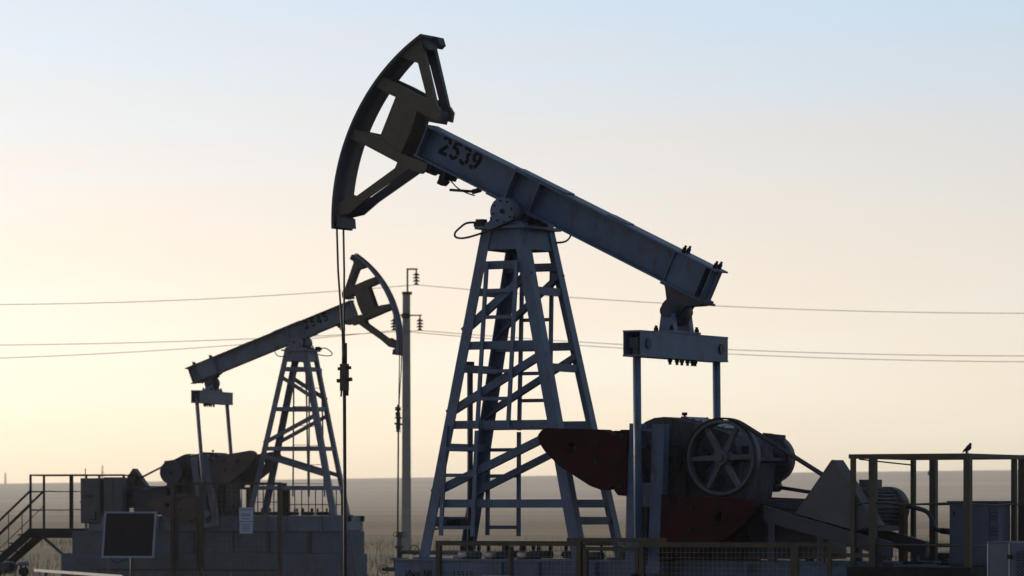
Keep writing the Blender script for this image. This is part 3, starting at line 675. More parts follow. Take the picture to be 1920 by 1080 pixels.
D_MAIN = [(-1, 2.66, 1, 3.36), (-1, 1.70, 1, 2.41), (-1, 0.77, 1, 1.50)]
D_FAR = [(1, 3.28, -1, 2.72), (1, 1.70, -1, 2.38), (1, 1.42, -1, 0.92)]
jack1 = pump_jack(FM, -1, ALPHA, 2.0, '2539', -1.345, 0.205, 0.155, 0.235, D_MAIN, NAVY, RED, DNAVY, (3.126, 2.23, 1.31, 0.45), 0.042,
    'large dark blue oil pump jack marked 2539 with its head raised to the left')
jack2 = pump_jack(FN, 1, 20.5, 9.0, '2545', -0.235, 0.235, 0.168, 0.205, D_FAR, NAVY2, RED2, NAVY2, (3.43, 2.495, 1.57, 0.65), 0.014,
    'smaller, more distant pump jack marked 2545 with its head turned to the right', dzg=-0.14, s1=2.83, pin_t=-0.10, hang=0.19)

# ------------------------------------------------------------------ concrete bases
def block(parent, lo, hi, m=CONC, name='concrete_block', bev=0.012):
    mb = MB(); mb.box(lo, hi); o = mb.build(name, m, parent)
    bm = bmesh.new(); bm.from_mesh(o.data); bmesh.ops.bevel(bm, geom=bm.edges[:], offset=bev, segments=1, affect='EDGES'); bm.to_mesh(o.data); bm.free()
    return o
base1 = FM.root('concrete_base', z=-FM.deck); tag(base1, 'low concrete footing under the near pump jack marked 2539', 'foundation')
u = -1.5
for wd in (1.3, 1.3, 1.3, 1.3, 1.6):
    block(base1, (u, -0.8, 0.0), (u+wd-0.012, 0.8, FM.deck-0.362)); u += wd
base2 = FN.root('concrete_base', z=-FN.deck); tag(base2, 'tall concrete block foundation under the distant pump jack marked 2545', 'foundation')
d2 = FN.deck
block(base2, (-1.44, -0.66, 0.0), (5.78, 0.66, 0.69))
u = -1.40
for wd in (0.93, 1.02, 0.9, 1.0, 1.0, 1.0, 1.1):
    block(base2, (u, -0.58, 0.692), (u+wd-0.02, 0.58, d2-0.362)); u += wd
for u in (-0.44, 0.58, 2.4):
    mb = MB(); mb.box((u-0.03, 0.581, 0.70), (u+0.03, 0.60, d2-0.37)); mb.build('steel_strap', OLIVE, base2)

# ------------------------------------------------------------------ mesh fences round the near pump jack
def wire_panel(parent, u0, u1, z0, z1, v, step=0.055, r=0.0022):
    mb = MB(); n_ = max(1, int((u1-u0)/step)); m_ = max(1, int((z1-z0)/step))
    for i in range(1, n_):
        u = u0+(u1-u0)*i/n_; mb.tube([(u, v+random.uniform(-.002, .002), z0), (u+random.uniform(-.004, .004), v, z1)], r, 4, False)
    for j in range(1, m_):
        z = z0+(z1-z0)*j/m_; mb.tube([(u0, v+2*r, z), (u1, v+2*r, z+random.uniform(-.005, .005))], r, 4, False)
    return small(mb.build('wire_mesh', GALV, parent))
def fence_frame(parent, u0, u1, z0, z1, v, t=0.04, m=YELD):
    for u in (u0+t/2, u1-t/2):
        mb = MB(); mb.box((u-t/2, v-t/2, z0), (u+t/2, v+t/2, z1)); mb.build('post', m, parent)
    for z in (z0+0.12, z1-t):
        mb = MB(); mb.box((u0+t+.001, v-t/2, z), (u1-t-.001, v+t/2, z+t*0.98)); mb.build('rail', m, parent)
zb = -FM.deck
f1 = FM.root('mesh_fence'); tag(f1, 'olive framed wire mesh fence in front of the near pump jack', 'fence', 'mesh fences around the pump jacks')
fence_frame(f1, -0.085, 1.80, zb, 0.225, -1.75, 0.055); wire_panel(f1, -0.03, 1.745, zb+0.17, 0.17, -1.75)
fence_frame(f1, 2.535, 4.45, zb, 0.218, -1.75, 0.055); wire_panel(f1, 2.59, 4.395, zb+0.17, 0.16, -1.75)
mb = MB(); mb.box((1.58, -1.70, 0.215), (2.83, -1.64, 0.262)); mb.build('rail', YELD, f1)
mb = MB(); mb.box((0.865, -1.77, zb), (0.905, -1.72, 0.165)); mb.build('post', YELD, f1)
fence_frame(f1, 4.46, 4.9, zb, 0.22, -1.80, 0.045); wire_panel(f1, 4.51, 4.85, zb+0.17, 0.17, -1.8)
mb = MB(); mb.box((4.44, -1.74, 0.06), (5.3, -1.70, 0.105)); mb.build('rail', OLIVE, f1)
g1 = FM.root('fence_gate', u=1.81, v=-1.75, z=zb); tag(g1, 'low wire mesh gate between two taller fence panels before the near pump jack', 'gate')
fence_frame(g1, 0.02, 0.715, 0.03, FM.deck+0.165, 0, 0.045); wire_panel(g1, 0.065, 0.67, 0.2, FM.deck+0.115, 0)
mb = MB(); mb.box((0.64, -0.05, 0.82), (0.70, -0.024, 0.95)); mb.build('latch', DARK, g1)
f2 = FM.root('mesh_fence'); tag(f2, 'wire mesh fence behind the near pump jack, seen through the front mesh', 'fence', 'mesh fences around the pump jacks')
for a_, b_ in ((-1.25, 0.5), (0.52, 2.2), (2.22, 3.9), (3.92, 5.5)):
    fence_frame(f2, a_, b_, zb, 0.19, 1.75, 0.045); wire_panel(f2, a_+.045, b_-.045, zb+0.16, 0.145, 1.75)
sgn = FM.root('fence_notice', u=0.72, v=-1.79, z=zb+0.62); tag(sgn, 'small pale blue notice on the front mesh fence at the bottom edge', 'sign')
mb = MB(); mb.box((-0.175, -0.006, 0), (0.175, 0.006, 0.292)); mb.build('board', WHITE, sgn)
mb = MB(); mb.box((-0.185, -0.004, -0.01), (-0.176, 0.004, 0.302)); mb.box((0.176, -0.004, -0.01), (0.185, 0.004, 0.302)); mb.box((-0.1755, -0.004, 0.2925), (0.1755, 0.004, 0.302)); small(mb.build('edge_trim', BLUEINK, sgn))
def text_mesh(parent, body, size, u, v, z, m, depth=0.002, flip=False):
    cu_ = bpy.data.curves.new('lettering', 'FONT'); cu_.body = body; cu_.size = size; cu_.extrude = depth/2; cu_.align_x = 'CENTER'
    to = bpy.data.objects.new('lettering', cu_); C.objects.link(to)
    bpy.context.view_layer.update()
    me = bpy.data.meshes.new_from_object(to.evaluated_get(bpy.context.evaluated_depsgraph_get())); bpy.data.objects.remove(to)
    o = bpy.data.objects.new('lettering', me); C.objects.link(o); me.materials.clear(); me.materials.append(m); o.parent = parent
    o.location = (u, v, z); o.rotation_euler = (math.pi/2, 0, math.pi if flip else 0)
    small(o); return o
text_mesh(sgn, 'ЩЭХ', 0.055, 0.0, -0.008, 0.228, INK)
for k, (a_, b_) in enumerate(((-0.13, 0.13), (-0.11, 0.11), (-0.13, 0.1))):
    pass
# inventory number on the skid frame
for ch in jack1.children:
    if ch.name.startswith('skid_frame'):
        text_mesh(ch, 'Инв №', 0.115, -1.02, -0.608, -0.215, INK); text_mesh(ch, '15515', 0.115, -0.42, -0.608, -0.215, INK)

# ------------------------------------------------------------------ railed service platform at the tail of the near pump jack
def platform(fr, name, label, u0, u1, v0, v1, zf, zt, posts, rails, m, floor_h=0.2, legs=None, t=0.05):
    r = fr.root(name); tag(r, label, 'platform', 'railed service platforms')
    for (u, v, w) in posts:
        mb = MB(); mb.box((u-w/2, v-w/2, zf), (u+w/2, v+w/2, zt-t)); mb.build('post', m, r)
    for v in (v0, v1):
        mb = MB(); mb.box((u0-t/2, v-t/2, zt-t*0.98), (u1+t/2, v+t/2, zt)); mb.build('top_rail', m, r)
    for u in (u0, u1):
        mb = MB(); mb.box((u-t/2+.002, v0+t/2+.001, zt-t*0.96), (u+t/2-.002, v1-t/2-.001, zt-.002)); mb.build('top_rail', m, r)
    for z in rails:
        for v in (v0, v1):
            p = [(u0+(u1-u0)*k/6, v, z+random.uniform(-.008, .008)) for k in range(7)]
            mb = MB(); mb.tube(smooth_path(p, 3), 0.010, 6); mb.build('mid_rail', m, r)
        for u in (u0, u1):
            p = [(u, v0+(v1-v0)*k/4, z-0.012+random.uniform(-.008, .008)) for k in range(5)]
            mb = MB(); mb.tube(smooth_path(p, 3), 0.010, 6); mb.build('mid_rail', m, r)
    mb = MB(); mb.box((u0-0.04, v0-0.04, zf-floor_h), (u1+0.04, v1+0.04, zf-.001)); mb.build('deck', DARK, r)
    for (u, v) in legs or []:
        mb = MB(); mb.box((u-0.04, v-0.04, -fr.deck), (u+0.04, v+0.04, zf-floor_h-.001)); mb.build('support_leg', m, r)
    return r
ZF = -0.05
plat1 = platform(FM, 'service_platform', 'railed steel service platform at the right edge holding a blue cabinet', 4.64, 6.04, -0.75, 0.75, ZF, 1.185,
    [(4.66, -0.75, 0.05), (4.90, -0.75, 0.075), (6.03, -0.75, 0.075), (4.70, 0.75, 0.05), (4.95, 0.75, 0.075), (6.03, 0.75, 0.075), (6.03, 0.52, 0.055)], (0.64, 0.19), OLIVE,
    legs=[(4.7, -0.7), (6.0, -0.7), (4.7, 0.7), (6.0, 0.7)])
mb = MB(); mb.cyl((6.015, -0.75, 1.186), (6.015, -0.75, 1.222), 0.015, 8); mb.build('post_stub', OLIVE, plat1)
mb = MB(); p = [(5.0, 0.72, 1.10), (5.3, 0.6, 1.07), (5.6, 0.74, 1.06)]; mb.tube(smooth_path([(4.72, -0.72, 1.13), (4.75, 0, 1.10), (4.72, 0.72, 1.08)], 5), 0.008, 6); mb.build('sagging_cable', DARK, plat1)
cab1 = FM.root('control_cabinet', u=5.66, v=0.42, z=ZF); tag(cab1, 'tall blue grey electrical cabinet with louvred side on the right service platform', 'cabinet', 'electrical cabinets')
block(cab1, (-0.30, -0.16, 0.0), (0.30, 0.16, 0.70), CAB, 'cabinet_body', 0.008)
mb = MB(); mb.box((-0.275, -0.176, 0.03), (0.185, -0.161, 0.655)); mb.build('door', CAB, cab1)
mb = MB(); mb.box((-0.315, -0.19, 0.701), (0.315, 0.19, 0.722)); mb.build('roof_sheet', DNAVY, cab1)
for k, z in enumerate((0.58, 0.545, 0.51, 0.41, 0.375, 0.34, 0.20, 0.165, 0.13)):
    mb = MB(); mb.hexa([(0.205, -0.163, z), (0.285, -0.163, z), (0.285, -0.1605, z), (0.205, -0.1605, z), (0.205, -0.178, z+0.018), (0.285, -0.178, z+0.018), (0.285, -0.1605, z+0.022), (0.205, -0.1605, z+0.022)]); mb.build('louvre', LGREY, cab1)
mb = MB(); mb.box((-0.24, -0.183, 0.56), (-0.225, -0.177, 0.61)); small(mb.build('hinge', DARK, cab1))
cab2 = FM.root('equipment_box', u=6.6, v=-1.15, z=-FM.deck); tag(cab2, 'grey equipment box with mesh vent at the bottom right corner', 'cabinet', 'electrical cabinets')
block(cab2, (-0.15, -0.05, 0.0), (0.115, 0.6, FM.deck+0.222), LGREY, 'cabinet_body', 0.006)
block(cab2, (0.121, -0.10, 0.0), (0.62, 0.6, FM.deck+0.222), CAB, 'vent_housing', 0.006)
mb = MB()
for i in range(26):
    for j in range(9):
        z = 0.75+i*0.018; uu = 0.205+j*0.04+(0.02 if i % 2 else 0)
        mb.box((uu, -0.107, z), (uu+0.022, -0.101, z+0.009))
small(mb.build('vent_mesh', INK, cab2))
mb = MB(); mb.box((0.115, -0.125, 1.13), (0.165, -0.101, 1.175)); mb.build('latch', DARK, cab2)
mb = MB(); mb.box((-0.16, -0.06, FM.deck+0.2225), (0.118, 0.61, FM.deck+0.235)); mb.build('lid', LGREY, cab2)
# small junction box with a round mark, and a loose cable on the platform
jb = FM.root('junction_box', u=5.02, v=1.0, z=-FM.deck); tag(jb, 'low dark box with a round pale mark behind the service platform', 'box')
block(jb, (-0.32, -0.1, 0.0), (0.22, 0.2, FM.deck+0.09), GREY, 'box_body', 0.006)
mb = MB(); mb.cyl((0.03, -0.101, FM.deck-0.0), (0.03, -0.108, FM.deck-0.0), 0.028, 16); mb.build('round_mark', WHITE, jb)
mb = MB(); mb.box((0.026, -0.112, FM.deck-0.03), (0.034, -0.1085, FM.deck+0.03)); mb.box((0.0, -0.1135, FM.deck-0.004), (0.06, -0.1125, FM.deck+0.004)); small(mb.build('cross_mark', DARK, jb))

# bird on the corner of the platform rail
bird = FM.root('bird', u=6.03, v=-0.75, z=1.186); tag(bird, 'small dark bird perched on the top rail of the right platform', 'bird')
mb = MB(); pts = [(-0.062, 0, 0.008), (-0.045, 0, 0.022), (-0.022, 0, 0.040), (0.0, 0, 0.052), (0.014, 0, 0.068), (0.020, 0, 0.080), (0.026, 0, 0.092), (0.033, 0, 0.098), (0.040, 0, 0.098), (0.050, 0, 0.096)]
mb.tube(smooth_path(pts, 3), [v_ for v_ in [0.004, .005, .006, .008, .010, .013, .018, .022, .025, .028, .030, .030, .028, .026, .024, .021, .019, .018, .017, .0175, .018, .017, .015, .011, .006, .004, .002, .001]], 12)
small_b = mb.build('bird_body', BIRD, bird)
for sg in (-1, 1):
    mb = MB(); mb.tube([(0.004, sg*0.010, 0.0), (0.002, sg*0.010, 0.03)], 0.002, 5); mb.build('leg', BIRD, bird)
    mb = MB(); mb.tube([(-0.055, sg*0.014, 0.018), (-0.03, sg*0.024, 0.036), (0.0, sg*0.027, 0.055), (0.018, sg*0.018, 0.07)], [0.002, 0.009, 0.012, 0.004], 8); mb.build('wing', BIRD, bird)

# pole and cable bundle inside the tower
st_ = FM.root('pipe_post', u=-0.74, v=0.1); tag(st_, 'upright dark pipe post standing inside the near tower', 'post')
mb = MB(); mb.cyl((0, 0, 0), (0, 0, 2.31), 0.035, 12); mb.build('pipe', DNAVY, st_)
mb = MB(); mb.box((-0.05, -0.05, 2.28), (0.03, 0.05, 2.33)); mb.build('cap', DARK, st_)
mb = MB(); mb.bar((-0.5, -0.15, 0.43), (0.02, 0.0, 0.43), 0.06, 0.09); mb.build('bracket', DNAVY, st_)
cb_ = FM.root('cable_bundle', u=-1.1, v=-0.12, z=0.42); tag(cb_, 'tangled bundle of cable ends tied to the near tower leg', 'cable')
mb = MB()
for k in range(14):
    p = [Vector((0.22, random.uniform(-.03, .03), random.uniform(-.03, .04)))]
    for j in range(4): p.append(p[-1]+Vector((-0.06+random.uniform(-.04, .03), random.uniform(-.03, .03), random.uniform(-.05, .05))))
    mb.tube(smooth_path(p, 3), 0.006, 5)
mb.cyl((0.05, 0, 0), (0.3, 0.03, 0.01), 0.045, 10)
small(mb.build('cable_strands', DARK, cb_))

# ------------------------------------------------------------------ things round the distant pump jack
plat2 = platform(FN, 'service_platform', 'railed steel platform with stairs at the far left, beside the distant pump jack', 5.40, 6.83, -0.40, 0.40, -0.30, 0.985,
    [(6.83, 0.40, 0.045), (5.40, 0.40, 0.045), (6.83, -0.40, 0.045), (5.40, -0.40, 0.045), (6.12, -0.40, 0.075)], (0.58, 0.14), DARK, floor_h=0.23, t=0.04)
for v in (0.40, -0.40):      # stairs going down to the left
    mb = MB(); mb.prism([(6.86, -0.30), (6.86, -0.55), (8.1, -1.56), (8.35, -1.56)], UVZ, v-0.03, v+0.03); mb.build('stringer', DARK, plat2)
    mb = MB(); mb.bar((6.85, v, 0.58), (8.2, v, -0.62), 0.035, 0.045); mb.build('handrail', DARK, plat2)
    mb = MB(); mb.cyl((6.85, v, 0.22), (8.2, v, -0.98), 0.010, 6); mb.build('mid_rail', DARK, plat2)
    for u in (7.4, 8.0):
        zz = 0.58-(u-6.85)*1.2/1.35; mb = MB(); mb.cyl((u, v, zz-0.85), (u, v, zz), 0.012, 6); mb.build('baluster', DARK, plat2)
for k in range(5):
    u = 6.98+k*0.24; z = -0.47-k*0.2; mb = MB(); mb.box((u-0.02, -0.365, z), (u+0.2, 0.365, z+0.03)); mb.build('step', DARK, plat2)
mb = MB(); mb.bar((6.5, 0.35, -0.53), (5.3, 0.35, -1.5), 0.05, 0.06); mb.build('diagonal_prop', OLIVE, plat2)
mb = MB(); mb.cyl((5.42, 0.40, 0.986), (5.42, 0.40, 1.12), 0.012, 6); mb.build('aerial', DARK, plat2)
for v in (0.40, -0.40):
    mb = MB(); mb.box((4.42, v-0.02, 0.946), (5.379, v+0.02, 0.983)); mb.build('top_rail', DARK, plat2)
    mb = MB(); mb.box((4.42, v-0.022, -0.30), (4.465, v+0.022, 0.945)); mb.build('post', DARK, plat2)
    for z in (0.58, 0.14): mb = MB(); mb.cyl((4.466, v, z), (5.376, v, z), 0.010, 6); mb.build('mid_rail', DARK, plat2)
plat2.location = FN.w(-0.16, 0, 0)
cab3 = FN.root('control_cabinet', u=5.0, v=0.52, z=-0.18); tag(cab3, 'grey weathered control cabinet hung on the left platform railing', 'cabinet', 'electrical cabinets')
block(cab3, (-0.22, -0.12, 0.0), (0.29, 0.12, 1.07), GREY, 'cabinet_body', 0.01)
mb = MB(); mb.box((-0.2, 0.121, 0.03), (0.27, 0.137, 1.03)); mb.build('door', GREY, cab3)
mb = MB(); mb.box((-0.13, 0.138, 0.08), (-0.1, 0.16, 0.28)); mb.box((-0.1, 0.138, 0.08), (0.1, 0.15, 0.1)); mb.build('door_handle', DARK, cab3)
for du, w_ in ((0.1, 0.03), (0.18, 0.02), (0.03, 0.02), (-0.12, 0.025)):
    mb = MB(); mb.cyl((du, 0, -0.36), (du, 0, -0.001), w_, 8); mb.build('conduit', GREY, cab3)
text_mesh(cab3, '2545', 0.11, 0.06, 0.139, 0.60, INK, flip=True)
cab4 = FN.root('control_cabinet', u=4.37, v=0.52, z=-0.16); tag(cab4, 'narrower grey cabinet just right of the cabinet on the left railing', 'cabinet', 'electrical cabinets')
block(cab4, (-0.16, -0.12, 0.0), (0.335, 0.1, 1.07), GREY, 'cabinet_body', 0.01)
mb = MB(); mb.box((-0.14, 0.101, 0.03), (0.06, 0.117, 1.0)); mb.build('door', GREY, cab4)
mb = MB(); mb.box((0.09, 0.101, 0.03), (0.31, 0.12, 1.03)); mb.build('door', GREY, cab4)
for du in (-0.05, 0.15):
    mb = MB(); mb.box((du-0.03, -0.03, -0.30), (du+0.03, 0.03, -0.001)); mb.build('stand_leg', DARK, cab4)
# yellow barrier frames in front of the distant jack
yf = FN.root('guard_fence', z=-FN.deck); tag(yf, 'yellow pipe barrier with a gate frame before the distant pump jack', 'fence', 'mesh fences around the pump jacks')
H2 = FN.deck+0.77
for u, h_ in ((2.50, H2), (1.79, H2), (-0.14, H2)):
    mb = MB(); mb.box((u-0.045, 1.705, 0.0), (u+0.045, 1.795, h_)); mb.build('post', YELD, yf)
mb = MB(); mb.box((-0.095, 1.715, H2-0.05), (1.745, 1.785, H2+0.0)); mb.build('rail', YELD, yf)
mb = MB(); mb.box((1.835, 1.715, H2-0.05), (2.455, 1.785, H2)); mb.build('rail', YELD, yf)
for u in (2.40, 1.89):
    mb = MB(); mb.box((u-0.025, 1.72, 0.30), (u+0.025, 1.77, H2-0.32)); mb.build('gate_post', YELD, yf)
for z in (0.30, H2-0.37):
    mb = MB(); mb.box((1.916, 1.722, z), (2.374, 1.768, z+0.05)); mb.build('gate_rail', YELD, yf)
mb = MB(); mb.box((-0.095, 1.72, 0.30), (1.745, 1.77, 0.34)); mb.build('rail', YELD, yf)
mb = MB(); mb.box((2.546, 1.72, 0.30), (4.6, 1.77, 0.34)); mb.build('rail', YELD, yf)
wire_panel(yf, -0.09, 1.74, 0.345, H2-0.055, 1.75, 0.11, 0.0018)
ff = FN.root('guard_fence', z=-FN.deck); tag(ff, 'dark bar fence along the far side of the distant pump jack', 'fence', 'mesh fences around the pump jacks')
HF = FN.deck+0.74
def bar_panel(u0, u1, v, z0, z1, n_):
    for u in (u0, u1):
        mb = MB(); mb.box((u-0.045, v-0.045, 0), (u+0.045, v+0.045, z1)); mb.build('post', OLIVE, ff)
    for z in (z0, (z0+z1)/2-0.05, z1-0.05):
        mb = MB(); mb.box((u0+0.046, v-0.025, z), (u1-0.046, v+0.025, z+(0.05 if z > z1-0.1 else 0.02))); mb.build('rail', OLIVE, ff)
    for k in range(1, n_):
        u = u0+(u1-u0)*k/n_; mb = MB(); mb.box((u-0.010, v-0.008, z0+.001), (u+0.010, v+0.008, z1-0.051)); mb.build('bar', OLIVE, ff)
bar_panel(5.3, 4.02, -1.5, FN.deck-0.25, HF-0.03, 5); bar_panel(1.75, 0.93, -1.5, FN.deck-0.05, HF+0.04, 6); bar_panel(0.85, -0.55, -1.5, FN.deck-0.05, HF-0.08, 8)
bar_panel(3.95, 1.85, -1.5, FN.deck-0.25, HF-0.06, 12)
sg2 = FN.root('warning_sign', u=0.66, v=1.81, z=-0.41); tag(sg2, 'white notice board with blue lettering on the yellow barrier', 'sign')
mb = MB(); mb.box((-0.16, 0, 0.0), (0.16, 0.012, 0.265)); mb.build('board', WHITE, sg2)
mb = MB(); mb.box((-0.17, 0, 0.285), (0.17, 0.012, 0.60)); mb.build('board', WHITE, sg2)
mb = MB()
for z, w_ in ((0.54, 0.15), (0.44, 0.12), (0.40, 0.12), (0.33, 0.08), (0.2, 0.12), (0.15, 0.1), (0.11, 0.11), (0.06, 0.08)):
    mb.box((-w_, 0.0125, z), (w_, 0.014, z+0.018))
small(mb.build('print_lines', BLUEINK, sg2))
# solar panel on a pole
sp = FN.root('solar_panel', u=3.24, v=2.6, z=-FN.deck); tag(sp, 'dark square solar panel in a pale frame on a pole, left of the yellow barrier', 'solar panel')
mb = MB(); mb.cyl((-0.05, -0.05, 0.0), (-0.05, -0.05, 1.1), 0.05, 12); mb.build('pole', GREY, sp)
def tilt(x, z, w): return (x-0.03*z, 0.03+w-0.10*(z-0.5), 0.62+z)
mb = MB(); mb.prism([(-0.60, 0.03), (0.60, 0.03), (0.60, 1.01), (-0.60, 1.01)], tilt, 0.0, 0.018); mb.build('cell_sheet', PANEL, sp)
for poly in ([(-0.65, -0.02), (0.65, -0.02), (0.65, 0.029), (-0.65, 0.029)], [(-0.65, 1.011), (0.65, 1.011), (0.65, 1.05), (-0.65, 1.05)], [(-0.65, 0.0295), (-0.601, 0.0295), (-0.601, 1.0105), (-0.65, 1.0105)], [(0.601, 0.0295), (0.65, 0.0295), (0.65, 1.0105), (0.601, 1.0105)]):
    mb = MB(); mb.prism(poly, tilt, -0.02, 0.03); mb.build('frame_bar', ALU, sp)
mb = MB(); mb.tube(smooth_path([(0.45, 0.04, 0.60), (0.38, 0.03, 0.52), (0.25, 0.02, 0.50), (0.15, 0.0, 0.55), (0.02, -0.02, 0.56)], 4), 0.012, 6); mb.build('cable', DARK, sp)
# pipe rail and flanged valve gear in the bottom left corner
br_ = empty('barrier_pipe', at(70, 1068, 84)); br_.location.z = 0; tag(br_, 'low pale pipe rail at the bottom left below the solar panel', 'rail')
p0 = at(66, 1069, 84); p1 = at(232, 1081, 80); o0 = Vector((br_.location.x, br_.location.y, 0))
mb = MB(); mb.bar(p0-o0, p1-o0, 0.055, 0.06, side=(0, 0, 1)); mb.build('pipe', GREY, br_)
for t in (0.12, 0.9):
    q = p0.lerp(p1, t)-o0; mb = MB(); mb.cyl((q.x, q.y, 0), (q.x, q.y, q.z-0.04), 0.04, 10); mb.build('upright', GREY, br_)
vg = empty('valve_assembly', at(20, 1064, 80)); vg.location.z = 0; tag(vg, 'dark flanged pipe fitting with a small round cap at the bottom left corner', 'valve')
def rel(px, py, Y): return at(px, py, Y)-vg.location
c = rel(20, 1064, 80)
mb = MB(); mb.cyl(c+Vector((-0.6, 0.1, -0.05)), c+Vector((-0.02, -0.02, 0)), 0.11, 20); mb.cyl(c+Vector((-0.6, 0.1, -0.05)), Vector((c.x-0.6, c.y+0.1, 0)), 0.1, 16); mb.build('pipe', DNAVY, vg)
mb = MB(); d_ = Vector((0.5, -0.85, 0)).normalized(); mb.ring(c-d_*0.03, c+d_*0.03, 0.128, 0.085, 32); mb.build('flange', LGREY, vg)
mb = MB(); mb.cyl(c-d_*0.02, c+d_*0.015, 0.084, 24); mb.build('flange_plug', DARK, vg)
c2 = rel(44, 1072, 80); mb = MB(); mb.cyl(c2-d_*0.05, c2+d_*0.06, 0.085, 18); mb.cyl((c2.x, c2.y, c2.z-0.9), c2, 0.05, 12); mb.build('valve_body', DARK, vg)
c3 = rel(43.5, 1056.5, 80); mb = MB(); mb.cyl(c3-Vector((0, 0, 0.04)), c3+Vector((0, 0, 0.035)), [0.115, 0.115], 24); mb.build('round_cap', LGREY, vg)
for dx_ in (-0.045, 0.045):
    mb = MB(); mb.cyl(c3+Vector((dx_, 0, -0.15)), c3+Vector((dx_, 0, -0.04)), 0.018, 8); mb.build('cap_stem', DARK, vg)
# wellhead of the distant jack
wh = FN.root('wellhead', u=-2.46, v=0, z=-FN.deck); tag(wh, 'grey wellhead with stuffing box and hand wheels under the distant polished rod', 'wellhead')
mb = MB(); mb.cyl((0, 0, 0), (0, 0, 0.55), 0.11, 18); mb.cyl((0, 0, 0.55), (0, 0, 0.60), 0.19, 20); mb.cyl((0, 0, 0.60), (0, 0, 1.08), 0.06, 16); mb.build('casing_pipe', GREY, wh)
mb = MB(); mb.cyl((0, 0, 1.08), (0, 0, 1.20), 0.075, 16); mb.cyl((0, 0, 0.82), (0, 0, 0.88), 0.10, 16); mb.build('stuffing_box', RUSTY, wh)
mb = MB(); 
for sg in (-1, 1):
    mb.tube([(0.11*sg+0.045*math.cos(R(t))*sg, 0, 1.14+0.05*math.sin(R(t))) for t in range(-180, 181, 30)], 0.008, 6)
small(mb.build('gland_handles', RUSTY, wh))
mb = MB(); mb.cyl((0, 0, 0.73), (-1.6, 0.3, 0.72), 0.05, 14); mb.build('flow_pipe', GREY, wh)
mb = MB(); mb.ring((-0.40, 0.09, 0.78), (-0.40, 0.115, 0.78), 0.12, 0.10, 24); mb.build('hand_wheel', RUSTY, wh)
mb = MB(); mb.cyl((0.0, 0, 0.33), (0.42, 0.0, 0.33), 0.05, 12); mb.build('side_outlet', GREY, wh)
mb = MB(); mb.ring((0.36, 0.06, 0.33), (0.36, 0.085, 0.33), 0.11, 0.09, 24); wv = mb.build('hand_wheel', RUSTY, wh)
mb = MB(); mb.cyl((0.25, 0.07, 0.33), (0.47, 0.07, 0.33), 0.008, 6); mb.build('wheel_spoke', RUSTY, wv)
gc = FN.root('guy_cable', u=-1.40, v=0.55, z=-0.30); tag(gc, 'thin slanting cable off the right end of the distant foundation', 'cable')
mb = MB(); mb.tube([(0, 0, 0), (-0.22, 0.1, -1.27)], 0.012, 6); mb.build('cable', RUSTY, gc)

# ------------------------------------------------------------------ power line
YP = 185.0; kpx = YP/FPX
pb = at(762, 965, YP); pole = empty('utility_pole', (pb.x, pb.y, 0)); tag(pole, 'concrete utility pole with hanging insulators behind the two pump jacks', 'utility pole')
ztop = EYE+(HY-548)*kpx
def pz_(py): return EYE+(HY-py)*kpx
def pxx(px): return (px-762)*kpx
mb = MB(); a_, b_ = 0.21, 0.165
mb.hexa([(-a_,-a_,-0.2),(a_,-a_,-0.2),(a_,a_,-0.2),(-a_,a_,-0.2),(-b_,-b_,ztop),(b_,-b_,ztop),(b_,b_,ztop),(-b_,b_,ztop)]); mb.build('mast', POLE, pole)
mb = MB(); mb.box((-0.19, -0.19, ztop-0.10), (0.25, 0.19, ztop+0.02)); mb.build('pole_clamp', DARK, pole)
mb = MB(); mb.box((pxx(764)-0.04, -0.04, ztop+0.021), (pxx(764)+0.04, 0.04, pz_(503))); mb.box((pxx(764)+0.041, -0.04, pz_(506)), (pxx(783), 0.04, pz_(503))); mb.build('top_bracket', DARK, pole)
mb = MB(); mb.box((pxx(738), -0.26, pz_(593)), (pxx(791), -0.20, pz_(590.5))); mb.box((pxx(755)-0.05, -0.26, pz_(597)), (pxx(768), -0.191, pz_(588))); mb.build('cross_arm', DARK, pole)
def insulator(px, y0, y1, v):
    mb = MB(); x = pxx(px); mb.cyl((x, v, pz_(y0)), (x, v, pz_(y1)), 0.035, 8)
    for t in (0.3, 0.52, 0.74): 
        z = pz_(y0+(y1-y0)*t); mb.tube([(x, v, z-0.05), (x, v, z-0.03), (x, v, z+0.05)], [0.15, 0.16, 0.05], 14)
    mb.tube([(x, v, pz_(y1)-0.03), (x, v, pz_(y1)+0.08)], [0.12, 0.05], 10); mb.build('insulator', DARK, pole)
insulator(780.5, 506, 533, 0); insulator(787.5, 593, 619, -0.23); insulator(739, 593, 619, -0.23)
def wire(px, py, dy, aL, bL, aR, bR, label):
    o = empty('power_cable', (pb.x+pxx(px), YP+dy, 0)); tag(o, label, 'power line', 'overhead power lines')
    pts = []
    for i in range(-40, 41):
        d = abs(i)/40*1500; q = (aL*d-bL*d*d) if i < 0 else (aR*d-bR*d*d)
        pts.append((i/40*1500*kpx, 0, pz_(py+q)))
    mb = MB(); mb.tube(pts, 0.013, 6); mb.build('conductor', WIRE, o)
wire(780.5, 534, 0, 0.088, 5.2e-5, 0.0935, 4.1e-5, 'topmost of the overhead power cables crossing the sky')
wire(787.5, 620, -0.23, 0.060, 3.2e-5, 0.083, 3.6e-5, 'middle overhead power cable, upper one of the close lower pair')
wire(739, 620, -0.23, 0.107, 5.0e-5, 0.094, 3.75e-5, 'lowest overhead power cable, lower one of the close lower pair')

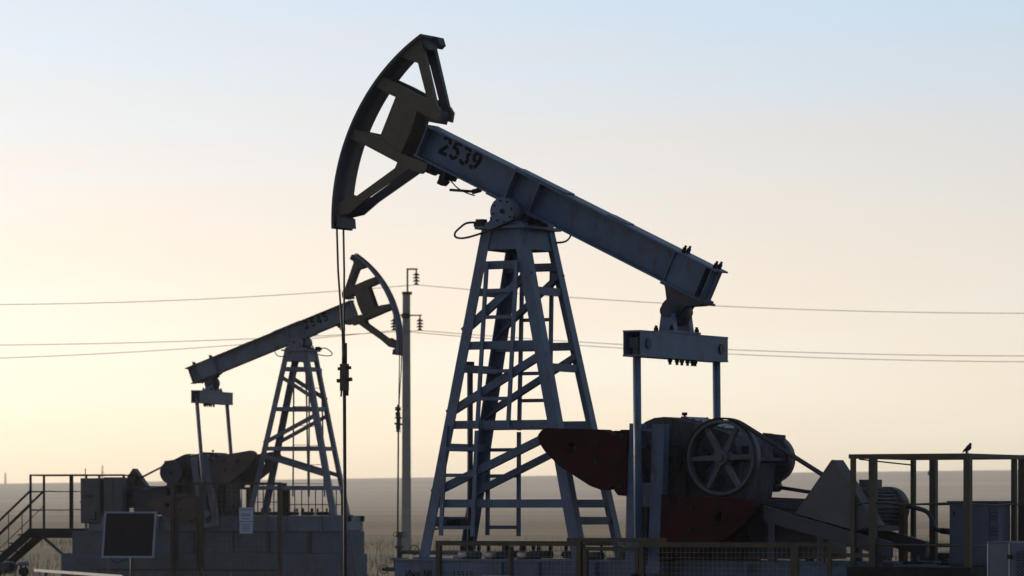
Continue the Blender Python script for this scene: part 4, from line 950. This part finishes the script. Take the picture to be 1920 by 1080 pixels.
# ------------------------------------------------------------------ far things
rs = empty('road_sign', at(1746, 965, 420)); rs.location.z = ground_h(rs.location.x, 420); tag(rs, 'small far road sign on a thin post seen inside the right platform railing', 'sign')
zt = at(1746, 890, 420).z-rs.location.z
mb = MB(); mb.cyl((0, 0, 0), (0.08, 0, zt), 0.06, 8); mb.build('post', GREY, rs)
mb = MB(); mb.box((-0.35, -0.08, zt-0.05), (0.42, -0.061, zt+0.38)); mb.build('board', GREY, rs)
for px, y0, lab in ((10, 886, 'faint far mast at the left edge of the horizon'), (192, 872, 'faint far mast above the left platform railing')):
    ms = empty('mast', at(px, 905, 4400)); ms.location.z = ground_h(ms.location.x, 4400); tag(ms, lab, 'mast', 'far masts on the horizon')
    h_ = at(px, y0, 4400).z-ms.location.z; mb = MB(); mb.tube([(0, 0, 0), (0, 0, h_)], [1.2, 0.7], 8); mb.build('shaft', RUSTY, ms)
    mb = MB(); mb.box((-1.6, -0.5, h_*0.55), (1.6, 0.5, h_*0.6)); mb.build('crossarm', RUSTY, ms)

# ------------------------------------------------------------------ dry grass and weeds
gmb = MB(); rnd = random.Random(3)
def blade(x, y, h, w):
    z = ground_h(x, y); lx = rnd.uniform(-.35, .35)*h; ly = rnd.uniform(-.2, .2)*h; t = rnd.uniform(0, math.pi); cx_, sx_ = math.cos(t)*w, math.sin(t)*w
    o = len(gmb.v); gmb.v += [(x-cx_, y-sx_, z-.02), (x+cx_, y+sx_, z-.02), (x+lx*.5+cx_*.6, y+ly*.5+sx_*.6, z+h*.6), (x+lx*.5-cx_*.6, y+ly*.5-sx_*.6, z+h*.6), (x+lx, y+ly, z+h)]
    gmb.f += [[o, o+1, o+2, o+3], [o+3, o+2, o+4]]; gmb.sm += [False, False]
for k in range(26000):
    y = 52+ (rnd.random()**1.4)*190; x = rnd.uniform(-0.13, 0.135)*y
    cl = math.sin(x*0.9+y*0.13)+math.sin(y*0.31-x*0.4)
    if cl < rnd.uniform(-1.2, 1.2): continue
    big = rnd.random() < 0.1
    blade(x, y, rnd.uniform(0.12, 0.4)*(1.9 if big else 1), rnd.uniform(0.006, 0.016))
GRASS = mat('dry grass', (0.13, 0.095, 0.055), 0.9, var=0.4, scale=0.4, dirt=(0.06, 0.065, 0.03), dirt_amt=0.6, spec=0.1)
gr = gmb.build('dry_grass', GRASS); gr['kind'] = 'stuff'; gr['label'] = 'dry brown steppe grass and weeds on the field'; gr['category'] = 'grass'

# ------------------------------------------------------------------ haze
hm = bpy.data.materials.new('evening haze'); hm.use_nodes = True
hn, hl = hm.node_tree.nodes, hm.node_tree.links; hn.clear()
ho_ = hn.new('ShaderNodeOutputMaterial'); hv = hn.new('ShaderNodeVolumePrincipled')
hv.inputs['Color'].default_value = (1.0, 0.965, 0.91, 1); hv.inputs['Density'].default_value = 0.00012; hv.inputs['Anisotropy'].default_value = 0.35
hl.new(hv.outputs[0], ho_.inputs['Volume'])
mb = MB(); mb.box((-2700, -80, -60), (2700, 5400, 58)); hz = mb.build('haze', hm); hz['kind'] = 'stuff'
hz['label'] = 'thin evening haze over the steppe'
